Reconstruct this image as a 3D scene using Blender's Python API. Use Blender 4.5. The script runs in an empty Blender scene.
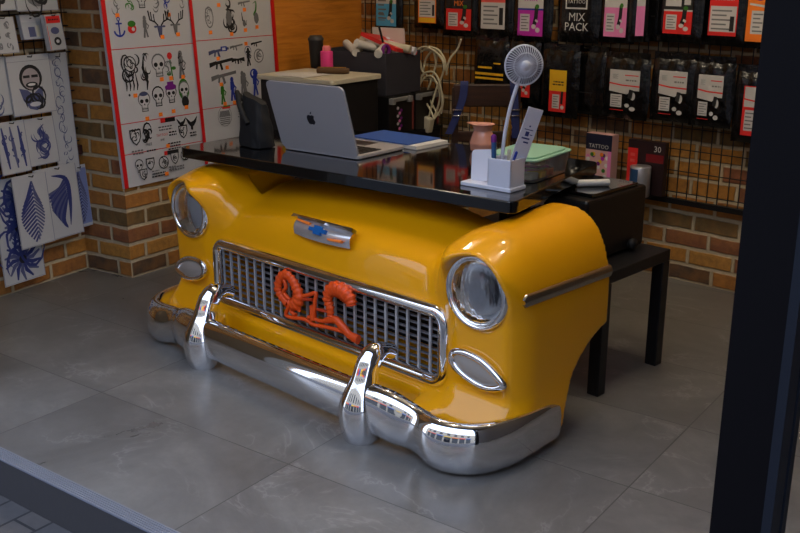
import bpy, math, random
import numpy as np
from math import sin, cos, pi, radians as R
random.seed(7)
SC = bpy.context.scene
COL = SC.collection

# ------------------------------------------------------------------ camera
CAM_H, PITCH, FPX = 1.5, R(17.0), 980.0
cam = bpy.data.cameras.new('camera'); cam_o = bpy.data.objects.new('camera', cam); COL.objects.link(cam_o)
cam_o.location = (0, 0, CAM_H); cam_o.rotation_euler = (pi/2 - PITCH, 0, 0)
cam.sensor_width = 36; cam.lens = FPX/800*36; cam.clip_start = .02
SC.camera = cam_o

# ------------------------------------------------------------------ frames (origin x, y, heading)
class Frame:
    def __init__(s, o, deg): s.o = np.array(o, float); s.a = R(deg); s.d = np.array([cos(s.a), sin(s.a)]); s.n = np.array([-sin(s.a), cos(s.a)])
    def w(s, x, y, z=0):
        p = s.o + s.d*x + s.n*y; return (p[0], p[1], z)
CAR = Frame((-.4610, 3.2533), -44.32)     # u across the car, v towards its back
DESK = Frame((.3620, 3.0330), -38.0)      # origin at the desk's front right corner
KERB = Frame((-1.3068, 2.8894), -36.1)
LW = Frame((-1.351, 4.708), 54.3)         # poster wall; room lies on the local -y side
DW = Frame((-1.625, 4.880), 60.0)         # wall of hanging sheets (x negative towards the street)
BW = Frame((1.35, 4.725), -43.5)          # rack wall
DZ = .785

# ------------------------------------------------------------------ materials
def lin(c):
    return tuple((x/12.92 if x <= .04045 else ((x+.055)/1.055)**2.4) for x in c)
MATS = {}
def mat(name, c, rough=.5, metal=0, spec=.5, coat=0, trans=0, alpha=1, emit=None, srgb=True, ior=1.45):
    if name in MATS: return MATS[name]
    m = bpy.data.materials.new(name); m.use_nodes = True
    b = m.node_tree.nodes['Principled BSDF']
    cc = lin(c) if srgb else c
    b.inputs['Base Color'].default_value = (*cc, 1); b.inputs['Roughness'].default_value = rough
    b.inputs['Metallic'].default_value = metal; b.inputs['Specular IOR Level'].default_value = spec
    b.inputs['Coat Weight'].default_value = coat; b.inputs['Coat Roughness'].default_value = .04
    b.inputs['Transmission Weight'].default_value = trans; b.inputs['IOR'].default_value = ior; b.inputs['Alpha'].default_value = alpha
    if emit: b.inputs['Emission Color'].default_value = (*lin(emit[0]), 1); b.inputs['Emission Strength'].default_value = emit[1]
    MATS[name] = m; return m
class NT:
    def __init__(s, m): s.t = m.node_tree; s.b = s.t.nodes['Principled BSDF']
    def n(s, kind, **kw):
        x = s.t.nodes.new(kind)
        for k, v in kw.items():
            if k.startswith('i_'):
                key = k[2:]; x.inputs[int(key) if key.isdigit() else key.replace('_', ' ')].default_value = v
            else: setattr(x, k, v)
        return x
    def l(s, a, b): s.t.links.new(a, b)
    def math(s, op, a, b=None, c=None):
        x = s.n('ShaderNodeMath', operation=op)
        for i, v in enumerate((a, b, c)):
            if v is None: continue
            if isinstance(v, (int, float)): x.inputs[i].default_value = v
            else: s.l(v, x.inputs[i])
        return x.outputs[0]
    def ramp(s, fac, stops, interp='LINEAR'):
        r = s.n('ShaderNodeValToRGB'); cr = r.color_ramp; cr.interpolation = interp
        while len(cr.elements) < len(stops): cr.elements.new(.5)
        for e, (p, c) in zip(cr.elements, stops): e.position = p; e.color = (*lin(c), 1)
        s.l(fac, r.inputs[0]); return r.outputs[0]
    def mix(s, f, a, b, blend='MIX'):
        x = s.n('ShaderNodeMix', data_type='RGBA', blend_type=blend)
        if isinstance(f, (int, float)): x.inputs[0].default_value = f
        else: s.l(f, x.inputs[0])
        for v, i in ((a, 6), (b, 7)):
            if isinstance(v, tuple): x.inputs[i].default_value = (*lin(v), 1)
            else: s.l(v, x.inputs[i])
        return x.outputs[2]
    def bump(s, h, strength=.3, dist=.01):
        x = s.n('ShaderNodeBump'); x.inputs['Strength'].default_value = strength; x.inputs['Distance'].default_value = dist
        s.l(h, x.inputs['Height']); s.l(x.outputs[0], s.b.inputs['Normal'])

def brick_material():
    m = mat('brick', (.5, .3, .2), .85); t = NT(m)
    tc = t.n('ShaderNodeTexCoord'); no = t.n('ShaderNodeTexNoise', i_Scale=9.0, i_Detail=3.0); t.l(tc.outputs['Object'], no.inputs['Vector'])
    sp = t.n('ShaderNodeSeparateXYZ'); t.l(tc.outputs['Object'], sp.inputs[0])
    sn = t.n('ShaderNodeSeparateXYZ'); t.l(no.outputs['Color'], sn.inputs[0])
    W, Hh, mo = .236, .0865, .0165
    x = t.math('ADD', t.math('ADD', sp.outputs[0], sp.outputs[1]), t.math('MULTIPLY', t.math('SUBTRACT', sn.outputs[0], .5), .012))
    z = t.math('ADD', sp.outputs[2], t.math('MULTIPLY', t.math('SUBTRACT', sn.outputs[1], .5), .012))
    row = t.math('FLOOR', t.math('DIVIDE', z, Hh))
    xs = t.math('ADD', t.math('DIVIDE', x, W), t.math('ADD', t.math('MULTIPLY', t.math('FLOORED_MODULO', row, 2.0), .5), t.math('MULTIPLY', t.math('FLOORED_MODULO', row, 3.0), .07)))
    colm = t.math('FLOOR', xs)
    fx = t.math('MULTIPLY', t.math('FRACT', xs), W); fz = t.math('MULTIPLY', t.math('FRACT', t.math('DIVIDE', z, Hh)), Hh)
    ex = t.math('MINIMUM', fx, t.math('SUBTRACT', W, fx)); ez = t.math('MINIMUM', fz, t.math('SUBTRACT', Hh, fz))
    e = t.math('MINIMUM', ex, ez)
    mask = t.n('ShaderNodeMapRange', interpolation_type='SMOOTHSTEP'); t.l(e, mask.inputs[0]); mask.inputs[1].default_value = mo*.35; mask.inputs[2].default_value = mo*.75
    cv = t.n('ShaderNodeCombineXYZ'); t.l(colm, cv.inputs[0]); t.l(row, cv.inputs[1])
    wn = t.n('ShaderNodeTexWhiteNoise', noise_dimensions='2D'); t.l(cv.outputs[0], wn.inputs['Vector'])
    bc = t.ramp(wn.outputs['Value'], [(0, (.72, .49, .19)), (.24, (.62, .40, .18)), (.42, (.44, .35, .20)), (.50, (.55, .34, .22)), (.58, (.76, .54, .24)), (.78, (.37, .29, .22)), (.86, (.70, .46, .20))], 'CONSTANT')
    n2 = t.n('ShaderNodeTexNoise', i_Scale=26.0, i_Detail=5.0, i_Roughness=.7); t.l(tc.outputs['Object'], n2.inputs['Vector'])
    bc2 = t.mix(t.ramp(n2.outputs['Fac'], [(.35, (0, 0, 0)), (.7, (.75, .75, .75))]), bc, (.24, .17, .12))
    n6 = t.n('ShaderNodeTexNoise', i_Scale=11.0, i_Detail=4.0); t.l(tc.outputs['Object'], n6.inputs['Vector'])
    bc2 = t.mix(t.ramp(n6.outputs['Fac'], [(.42, (0, 0, 0)), (.68, (.6, .6, .6))]), bc2, (.70, .47, .22))
    mortar = t.mix(n2.outputs['Fac'], (.60, .53, .42), (.80, .73, .60))
    t.l(t.mix(mask.outputs[0], mortar, bc2), t.b.inputs['Base Color'])
    t.bump(t.math('ADD', mask.outputs[0], t.math('MULTIPLY', n2.outputs['Fac'], .5)), .7, .012)
    return m
def floor_material():
    m = mat('floor_tile', (.4, .4, .4), .32); t = NT(m)
    tc = t.n('ShaderNodeTexCoord'); sp = t.n('ShaderNodeSeparateXYZ'); t.l(tc.outputs['Object'], sp.inputs[0])
    W, D = .925, .5
    xs = t.math('DIVIDE', t.math('SUBTRACT', sp.outputs[0], .84), W); ys = t.math('DIVIDE', t.math('SUBTRACT', sp.outputs[1], .969), D)
    fx = t.math('MULTIPLY', t.math('FRACT', xs), W); fy = t.math('MULTIPLY', t.math('FRACT', ys), D)
    e = t.math('MINIMUM', t.math('MINIMUM', fx, t.math('SUBTRACT', W, fx)), t.math('MINIMUM', fy, t.math('SUBTRACT', D, fy)))
    joint = t.math('LESS_THAN', e, .0022)
    cv = t.n('ShaderNodeCombineXYZ'); t.l(t.math('FLOOR', xs), cv.inputs[0]); t.l(t.math('FLOOR', ys), cv.inputs[1])
    wn = t.n('ShaderNodeTexWhiteNoise', noise_dimensions='2D'); t.l(cv.outputs[0], wn.inputs['Vector'])
    off = t.n('ShaderNodeVectorMath', operation='MULTIPLY_ADD'); t.l(wn.outputs['Color'], off.inputs[0]); off.inputs[1].default_value = (7, 7, 7); t.l(tc.outputs['Object'], off.inputs[2])
    n1 = t.n('ShaderNodeTexNoise', i_Scale=1.9, i_Detail=8.0, i_Roughness=.62, i_Distortion=1.1); t.l(off.outputs[0], n1.inputs['Vector'])
    n3 = t.n('ShaderNodeTexNoise', i_Scale=2.6, i_Detail=6.0, i_Roughness=.6, i_Distortion=.8); t.l(off.outputs[0], n3.inputs['Vector'])
    c = t.ramp(n1.outputs['Fac'], [(.28, (.35, .34, .325)), (.5, (.42, .41, .395)), (.75, (.50, .49, .47))])
    vein = t.math('ABSOLUTE', t.math('SUBTRACT', n3.outputs['Fac'], .5))
    vm = t.ramp(vein, [(0, (.5, .5, .5)), (.012, (.2, .2, .2)), (.04, (0, 0, 0))])
    n4 = t.n('ShaderNodeTexNoise', i_Scale=3.1, i_Detail=3.0); t.l(off.outputs[0], n4.inputs['Vector'])
    vm = t.math('MULTIPLY', vm, t.ramp(n4.outputs['Fac'], [(.45, (0, 0, 0)), (.6, (1, 1, 1))])); n5 = t.n('ShaderNodeTexNoise', i_Scale=26.0, i_Detail=6.0, i_Roughness=.7); t.l(tc.outputs['Object'], n5.inputs['Vector'])
    c = t.mix(t.ramp(n5.outputs['Fac'], [(.38, (0, 0, 0)), (.72, (.55, .55, .55))]), c, (.33, .32, .31)); c = t.mix(vm, c, (.70, .69, .67))
    c = t.mix(joint, c, (.30, .29, .28)); t.l(c, t.b.inputs['Base Color'])
    t.l(t.math('ADD', t.math('MULTIPLY', n1.outputs['Fac'], .22), .20), t.b.inputs['Roughness'])
    t.bump(t.math('SUBTRACT', 1.0, joint), .25, .003)
    return m
def paver_material():
    m = mat('street_paver', (.3, .3, .32), .8); t = NT(m)
    tc = t.n('ShaderNodeTexCoord'); mp = t.n('ShaderNodeMapping'); t.l(tc.outputs['Object'], mp.inputs[0]); mp.inputs['Rotation'].default_value = (0, 0, R(90))
    b = t.n('ShaderNodeTexBrick', i_Scale=1.0, i_Mortar_Size=.005, i_Brick_Width=.22, i_Row_Height=.11)
    b.inputs['Color1'].default_value = (*lin((.30, .295, .30)), 1); b.inputs['Color2'].default_value = (*lin((.35, .33, .32)), 1); b.inputs['Mortar'].default_value = (*lin((.12, .12, .13)), 1)
    t.l(mp.outputs[0], b.inputs['Vector']); n = t.n('ShaderNodeTexNoise', i_Scale=40.0, i_Detail=4.0); t.l(tc.outputs['Object'], n.inputs['Vector'])
    t.l(t.mix(t.math('MULTIPLY', n.outputs['Fac'], .6), b.outputs['Color'], (.22, .215, .22)), t.b.inputs['Base Color']); t.bump(b.outputs['Fac'], -.5, .006)
    return m
def wood_material(name, a, b, c, rough=.4):
    m = mat(name, a, rough); t = NT(m)
    tc = t.n('ShaderNodeTexCoord'); mp = t.n('ShaderNodeMapping'); t.l(tc.outputs['Object'], mp.inputs[0]); mp.inputs['Scale'].default_value = (1.3, 1.3, 16)
    n = t.n('ShaderNodeTexNoise', i_Scale=2.6, i_Detail=6.0, i_Roughness=.65, i_Distortion=.6); t.l(mp.outputs[0], n.inputs['Vector'])
    t.l(t.ramp(n.outputs['Fac'], [(.3, a), (.5, b), (.72, c)]), t.b.inputs['Base Color']); return m
def noisy(m, scale, strength, dist=.004, detail=3.0):
    t = NT(m); tc = t.n('ShaderNodeTexCoord'); n = t.n('ShaderNodeTexNoise', i_Scale=scale, i_Detail=detail, i_Roughness=.6); t.l(tc.outputs['Object'], n.inputs['Vector']); t.bump(n.outputs['Fac'], strength, dist); return m
BRICK = brick_material(); FLOOR = floor_material(); PAVER = paver_material()
WOODP = wood_material('plywood', (.70, .42, .13), (.80, .50, .17), (.86, .57, .22), .35)
WOODD = wood_material('dark_wood', (.13, .075, .05), (.19, .11, .07), (.25, .15, .09), .45)
YEL = mat('yellow_paint', (.93, .635, .0), .55, spec=.15, coat=.85)
CHR = mat('chrome', (.93, .93, .94), .055, metal=1)
CHRD = mat('worn_chrome', (.72, .70, .67), .22, metal=1)
BLACK = mat('black_matt', (.055, .055, .06), .6); VOID = mat('grille_shade', (.035, .035, .038), .8)
BARS = mat('grille_metal', (.72, .72, .73), .35, metal=.35); BARSD = mat('grille_metal_dark', (.46, .46, .48), .35, metal=.5)
GLOSSB = mat('black_gloss', (.05, .052, .058), .07, coat=.6)
STEELB = mat('black_steel', (.075, .075, .085), .42)
FRAMEB = mat('frame_paint', (.035, .03, .045), .65, spec=.15)
FRAMEG = mat('frame_edge', (.10, .12, .16), .55, spec=.3)
GLASS = mat('clear_glass', (.96, .97, .98), .03, trans=1, ior=1.35)
REFL = mat('reflector', (.88, .89, .91), .4, metal=.45)
LENS = mat('headlamp_glass', (.97, .98, .99), .10, trans=1, ior=1.3); _t = NT(LENS); _c = _t.n('ShaderNodeTexCoord'); _w = _t.n('ShaderNodeTexWave', i_Scale=16.0, i_Distortion=1.2); _t.l(_c.outputs['Object'], _w.inputs['Vector']); _t.bump(_w.outputs['Fac'], .08, .003)
PARKL = mat('frosted_lens', (.60, .57, .54), .35, coat=.4)
ORN = mat('orange_plastic', (.88, .30, .06), .42); ORND = mat('orange_dark', (.70, .20, .05), .5)
PAPER = mat('paper', (.83, .82, .80), .7); PAPERG = mat('paper_grey', (.74, .74, .75), .6); WHITE = mat('white_plastic', (.86, .87, .92), .3)
INK = mat('ink', (.10, .10, .11), .6); INKG = mat('ink_grey', (.42, .42, .43), .6); INKB = mat('ink_blue', (.16, .20, .42), .6); BLUE = mat('ink_bright_blue', (.12, .2, .58), .6)
RED = mat('poster_red', (.80, .09, .09), .45); GREEN = mat('ink_green', (.2, .45, .12), .6); PURPLE = mat('ink_purple', (.45, .10, .50), .6); STICK = mat('orange_sticker', (1.0, .52, .14), .6)
INKN = mat('ink_navy_shade', (.30, .32, .46), .6)
SILVER = mat('aluminium', (.70, .69, .70), .4, metal=.25); SILVD = mat('aluminium_dark', (.30, .31, .35), .3, metal=.8); KEYS = mat('keys', (.10, .10, .11), .5)
NBLUE = mat('notebook_blue', (.17, .33, .62), .5)
POUCH = noisy(mat('pouch_film', (.045, .045, .05), .22, coat=.5), 17, .55, .02)
NAVY = mat('navy_webbing', (.10, .14, .34), .7); DGREY = mat('dark_grey_card', (.20, .20, .235), .6); GREYP = mat('grey_plastic', (.52, .52, .52), .4)
CREAM = mat('cream', (.78, .75, .66), .5); CABLE = mat('cable_cream', (.80, .77, .66), .45); PINKB = mat('pink_plastic', (.90, .26, .55), .35); PINKL = mat('pink_light', (.93, .50, .52), .4)
MAGENTA = mat('label_magenta', (.72, .16, .66), .45); LPINK = mat('label_pink', (.88, .50, .72), .45); LRED = mat('label_red', (.84, .16, .15), .45); LBLUE = mat('label_blue', (.32, .66, .84), .45)
LORANGE = mat('label_orange', (.92, .48, .14), .45); LYEL = mat('label_yellow', (.90, .70, .14), .45); LWHITE = mat('label_white', (.76, .75, .75), .45); LCORAL = mat('label_coral', (.86, .34, .32), .45)
GOLD = mat('gold', (.75, .56, .25), .3, metal=.8); CERAM = mat('pink_ceramic', (.80, .56, .48), .2, coat=.5); LIDG = mat('green_lid', (.56, .74, .64), .4)
CLEARP = mat('clear_plastic', (.92, .93, .92), .12, trans=.85, ior=1.2); MIXC = mat('snack_colours', (.75, .5, .45), .5); BRNC = mat('brown_fabric', (.36, .26, .15), .7)
RIB = mat('ribbed_metal', (.50, .51, .54), .45, metal=.1); RISER = noisy(mat('riser_stone', (.22, .215, .225), .8), 30, .3)
PLAST = mat('wall_paint_dark', (.30, .28, .27), .8); CEIL = mat('ceiling_paint', (.72, .71, .69), .8)

# ------------------------------------------------------------------ mesh builder
def V(*a): return np.array(a, float)
class MB:
    def __init__(s): s.v = []; s.f = []; s.m = []; s.sm = []; s.mats = []; s.lay = 0
    def mi(s, m):
        if m not in s.mats: s.mats.append(m)
        return s.mats.index(m)
    def add(s, vs, fs, m, smooth=True):
        b = len(s.v); s.v += [tuple(float(c) for c in p) for p in vs]; k = s.mi(m)
        for f in fs: s.f.append(tuple(b+i for i in f)); s.m.append(k); s.sm.append(smooth)
        return s
    def box(s, c, d, m, rz=0, rx=0, ry=0):
        vs = []
        for sx in (-1, 1):
            for sy in (-1, 1):
                for sz in (-1, 1):
                    p = V(sx*d[0]/2, sy*d[1]/2, sz*d[2]/2)
                    if rx: p = V(p[0], p[1]*cos(rx)-p[2]*sin(rx), p[1]*sin(rx)+p[2]*cos(rx))
                    if ry: p = V(p[0]*cos(ry)+p[2]*sin(ry), p[1], -p[0]*sin(ry)+p[2]*cos(ry))
                    if rz: p = V(p[0]*cos(rz)-p[1]*sin(rz), p[0]*sin(rz)+p[1]*cos(rz), p[2])
                    vs.append(p+V(*c))
        return s.add(vs, [(0, 1, 3, 2), (4, 6, 7, 5), (0, 4, 5, 1), (2, 3, 7, 6), (0, 2, 6, 4), (1, 5, 7, 3)], m, False)
    def tube(s, path, r, m, n=10, caps=True, closed=False, squash=None):
        P = [V(*p) for p in path]; N = len(P); rr = list(r) if hasattr(r, '__len__') else [r]*N
        T = []
        for i in range(N):
            a = P[(i-1) % N] if (closed or i > 0) else P[i]; b = P[(i+1) % N] if (closed or i < N-1) else P[i]
            t = b-a; T.append(t/(np.linalg.norm(t)+1e-12))
        up = V(0, 0, 1) if abs(T[0][2]) < .9 else V(1, 0, 0); up = up-T[0]*(up@T[0]); up /= np.linalg.norm(up)
        vs = []
        for i in range(N):
            up = up-T[i]*(up@T[i]); up /= np.linalg.norm(up); sd = np.cross(T[i], up)
            for k in range(n):
                a = 2*pi*k/n; q = (up*cos(a)+sd*sin(a)*(squash or 1))*rr[i]; vs.append(P[i]+q)
        fs = []; L = N if closed else N-1
        for i in range(L):
            j = (i+1) % N
            for k in range(n): k2 = (k+1) % n; fs.append((i*n+k, i*n+k2, j*n+k2, j*n+k))
        s.add(vs, fs, m)
        if caps and not closed:
            s.add(vs[:n], [tuple(range(n))[::-1]], m, False); s.add(vs[-n:], [tuple(range(n))], m, False)
        return s
    def lathe(s, prof, m, n=32, c=(0, 0, 0), axis='z'):
        vs = []; N = len(prof)
        for (r, h) in prof:
            for k in range(n):
                a = 2*pi*k/n; x, y = r*cos(a), r*sin(a)
                p = {'z': (x, y, h), 'y': (x, h, y), 'x': (h, x, y)}[axis]; vs.append((p[0]+c[0], p[1]+c[1], p[2]+c[2]))
        fs = [(i*n+k, i*n+(k+1) % n, (i+1)*n+(k+1) % n, (i+1)*n+k) for i in range(N-1) for k in range(n)]
        s.add(vs, fs, m)
        if prof[0][0] > 1e-5: s.add(vs[:n], [tuple(range(n))], m, False)
        if prof[-1][0] > 1e-5: s.add(vs[-n:], [tuple(range(n))], m, False)
        return s
    def grid(s, fn, nu, nv, m, closed_u=False):
        vs = [fn(i/(nu-1) if not closed_u else i/nu, j/(nv-1)) for i in range(nu) for j in range(nv)]
        fs = [(i*nv+j, ((i+1) % nu)*nv+j, ((i+1) % nu)*nv+j+1, i*nv+j+1) for i in range(nu if closed_u else nu-1) for j in range(nv-1)]
        return s.add(vs, fs, m)
    def prism(s, pts, y0, y1, m):                       # outline in (x, z) pulled from y0 to y1
        n = len(pts); vs = [(p[0], y0, p[1]) for p in pts]+[(p[0], y1, p[1]) for p in pts]
        return s.add(vs, [tuple(range(n)), tuple(range(n, 2*n))[::-1]]+[(i, (i+1) % n, n+(i+1) % n, n+i) for i in range(n)], m, False)
    def slab(s, pts, z0, z1, m):                        # outline in (x, y) pulled from z0 to z1
        n = len(pts); vs = [(p[0], p[1], z0) for p in pts]+[(p[0], p[1], z1) for p in pts]
        return s.add(vs, [tuple(range(n))[::-1], tuple(range(n, 2*n))]+[(i, (i+1) % n, n+(i+1) % n, n+i) for i in range(n)], m, False)
    # flat printing on the local -y side
    y0 = 0; ev = 1.4e-5
    def poly(s, pts, m):
        s.lay += 1; y = s.y0-.0003-s.lay*s.ev
        return s.add([(p[0], y, p[1]) for p in pts], [tuple(range(len(pts)))], m, False)
    def rect(s, x0, z0, x1, z1, m): return s.poly([(x0, z0), (x1, z0), (x1, z1), (x0, z1)], m)
    def ell(s, cx, cz, rx, rz, m, n=14, rot=0):
        return s.poly([(cx+rx*cos(a)*cos(rot)-rz*sin(a)*sin(rot), cz+rx*cos(a)*sin(rot)+rz*sin(a)*cos(rot)) for a in (2*pi*k/n for k in range(n))], m)
    def stroke(s, pts, w, m, taper=False):
        pts = [V(*p) for p in pts]; N = len(pts); s.lay += 1; y = s.y0-.0003-s.lay*s.ev; vs = []
        for i in range(N):
            t = pts[min(i+1, N-1)]-pts[max(i-1, 0)]; t = t/(np.linalg.norm(t)+1e-9); q = V(-t[1], t[0])
            ww = w*(1 if not taper else max(.15, sin(pi*(i+.35)/(N-.3))))/2
            for sg in (1, -1): p = pts[i]+q*ww*sg; vs.append((p[0], y, p[1]))
        return s.add(vs, [(2*i, 2*i+1, 2*i+3, 2*i+2) for i in range(N-1)], m, False)
    def text(s, txt, cx, cz, size, m, italic=0):
        vs, fs = text_mesh(txt)
        if not vs: return s
        s.lay += 1; y = s.y0-.0003-s.lay*s.ev
        return s.add([(cx+p[0]*size+italic*p[1]*size, y, cz+p[1]*size) for p in vs], fs, m, False)
    def obj(s, name, parent=None, bevel=0, seg=2, sub=0):
        me = bpy.data.meshes.new(name); me.from_pydata(s.v, [], s.f)
        for m in s.mats: me.materials.append(m)
        me.polygons.foreach_set('material_index', s.m); me.polygons.foreach_set('use_smooth', s.sm); me.update()
        o = bpy.data.objects.new(name, me); COL.objects.link(o)
        if parent is not None: o.parent = parent
        if bevel:
            b = o.modifiers.new('bevel', 'BEVEL'); b.width = bevel; b.segments = seg; b.limit_method = 'ANGLE'; b.angle_limit = R(40)
        if sub:
            b = o.modifiers.new('sub', 'SUBSURF'); b.levels = sub; b.render_levels = sub
        return o
_TX = {}
def text_mesh(txt):
    if txt in _TX: return _TX[txt]
    cu = bpy.data.curves.new('txt', 'FONT'); cu.body = txt; cu.align_x = 'CENTER'; cu.align_y = 'CENTER'; cu.resolution_u = 2
    o = bpy.data.objects.new('txt', cu); COL.objects.link(o); dg = bpy.context.evaluated_depsgraph_get(); dg.update()
    me = o.evaluated_get(dg).to_mesh(); vs = [tuple(v.co) for v in me.vertices]; fs = [tuple(p.vertices) for p in me.polygons]
    o.evaluated_get(dg).to_mesh_clear(); bpy.data.objects.remove(o); bpy.data.curves.remove(cu)
    _TX[txt] = (vs, fs); return _TX[txt]

def tag(o, label=None, cat=None, group=None, kind=None):
    if label: o['label'] = label
    if cat: o['category'] = cat
    if group: o['group'] = group
    if kind: o['kind'] = kind
    return o
def thing(name, label, cat, loc, rz=0, group=None):
    o = bpy.data.objects.new(name, None); COL.objects.link(o); o.empty_display_size = .05
    o.location = loc; o.rotation_euler = (0, 0, rz); return tag(o, label, cat, group)
def struct(mb, name, loc=(0, 0, 0), rz=0):
    o = mb.obj(name); o.location = loc; o.rotation_euler = (0, 0, rz); o['kind'] = 'structure'; return o
def put(o, loc, rz=0): o.location = loc; o.rotation_euler = (0, 0, rz); return o
def arc(cx, cz, r, a0, a1, n=10, rz=None): return [(cx+r*cos(R(a0+(a1-a0)*k/(n-1))), cz+(rz or r)*sin(R(a0+(a1-a0)*k/(n-1)))) for k in range(n)]
def spline(pts, n=8):
    P = [V(*p) for p in pts]; out = []
    for i in range(len(P)-1):
        p0, p1, p2, p3 = P[max(i-1, 0)], P[i], P[i+1], P[min(i+2, len(P)-1)]
        for k in range(n):
            t = k/n; out.append(.5*((2*p1)+(-p0+p2)*t+(2*p0-5*p1+4*p2-p3)*t*t+(-p0+3*p1-3*p2+p3)*t**3))
    out.append(P[-1]); return out
def rrect(w, d, r, n=6, cx=0, cy=0):
    out = []
    for sx, sy, a0 in ((1, 1, 0), (-1, 1, 90), (-1, -1, 180), (1, -1, 270)):
        out += [(cx+sx*(w/2-r)+r*cos(R(a0+90*k/n)), cy+sy*(d/2-r)+r*sin(R(a0+90*k/n))) for k in range(n+1)]
    return out

# ------------------------------------------------------------------ setting
def cam_ray(px, py):
    x = (px-400)/FPX; y = -(py-266.5)/FPX; return V(x, cos(PITCH)+y*sin(PITCH), -sin(PITCH)+y*cos(PITCH))
def pt(fr, x, y): return tuple((fr.o+fr.d*x+fr.n*y))
mb = MB(); mb.slab([(-1.6, 0), (4.2, 0), (4.2, 5.2), (-1.6, 5.2)], -.11, 0, FLOOR); struct(mb, 'floor', KERB.w(0, 0), KERB.a)
mb = MB(); mb.box((1.3, -.024, -.105), (5.8, .048, .205), RISER)
for k in range(6): mb.box((1.3, -.046+k*.0084, .0005), (5.8, .0055, .006), RIB)
mb.box((1.3, -.0245, -.001), (5.8, .05, .003), mat('strip_groove', (.42, .44, .5), .5)); struct(mb, 'trim_1', KERB.w(0, 0), KERB.a)
mb = MB(); mb.slab([(-14, -14), (16, -14), (16, -.05), (-14, -.05)], -.26, -.135, PAVER); struct(mb, 'ground', KERB.w(0, 0), KERB.a)
mb = MB(); mb.box((1.0, .08, 1.35), (2.0, .16, 2.7), BRICK); struct(mb, 'wall_left', LW.w(0, 0), LW.a)
p1 = V(-1.625, 4.88); p0 = LW.o; dv = p0-p1; L = np.linalg.norm(dv); ang = math.atan2(dv[1], dv[0])
mb = MB(); mb.box((L/2, .08, 1.35), (L, .16, 2.7), BRICK); struct(mb, 'wall_left_return', (*p1, 0), ang)
mb = MB(); mb.box((-1.0, .08, 1.35), (2.0, .16, 2.7), BRICK); struct(mb, 'wall_left_front', DW.w(0, 0), DW.a)
mb = MB(); mb.box((-.1, .08, 1.35), (4.2, .16, 2.7), BRICK); struct(mb, 'wall_back', BW.w(0, 0), BW.a)
pr = V(*pt(BW, 1.95, 0)); mb = MB(); mb.box((-1.6, -.08, 1.35), (3.2, .16, 2.7), PLAST); struct(mb, 'wall_right', (*pr, 0), R(53.9))
mb = MB(); mb.slab([(-1.6, -.2), (4.2, -.2), (4.2, 5.2), (-1.6, 5.2)], 2.7, 2.8, CEIL); struct(mb, 'ceiling', KERB.w(0, 0), KERB.a)
mb = MB(); mb.box((1.3, 0, 2.75), (5.8, .2, .6), FRAMEB); struct(mb, 'trim_2', KERB.w(0, 0), KERB.a)
mb = MB(); mb.box((0, 0, .008), (.80, .014, 1.6), WOODP); struct(mb, 'wall_panel', LW.w(1.50, -.008, .92), LW.a)
# shopfront post
mb = MB(); mb.box((-.009, 0, 1.22), (.087, .10, 2.46), FRAMEB); mb.box((.0425, -.020, 1.22), (.016, .060, 2.46), FRAMEG); mb.box((.0400, .014, 1.22), (.012, .012, 2.46), FRAMEB); mb.box((.0425, .035, 1.22), (.020, .030, 2.46), FRAMEG)
struct(mb, 'trim_3', KERB.w(2.3525, .052), KERB.a)
mb = MB(); mb.box((-1.05, .06, 1.22), (1.1, .14, 2.46), mat('sky_block_stone', (.50, .49, .47), .8)); struct(mb, 'sky_block_pier', KERB.w(0, 0), KERB.a)  # unseen pier, added to keep sky light off the left wall
# the street opposite, seen only in the chrome
mb = MB(); mb.box((1, -9.3, 3.4), (26, .4, 7), mat('facade_stone', (.62, .58, .52), .8)); struct(mb, 'wall_street', KERB.w(0, 0), KERB.a)
mb = MB()
for k in range(7): mb.box((-8+3.0*k, -9.08, 1.45), (2.3, .06, 2.7), mat('shop_glass', (.10, .12, .15), .08)); mb.box((-8+3.0*k, -8.95, 3.05), (2.6, .3, .45), [LORANGE, LRED, NBLUE, LYEL][k % 4]); mb.box((-8+3.0*k, -9.08, 5.0), (1.2, .06, 1.6), MATS['shop_glass'])
struct(mb, 'window_1', KERB.w(0, 0), KERB.a)

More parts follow.
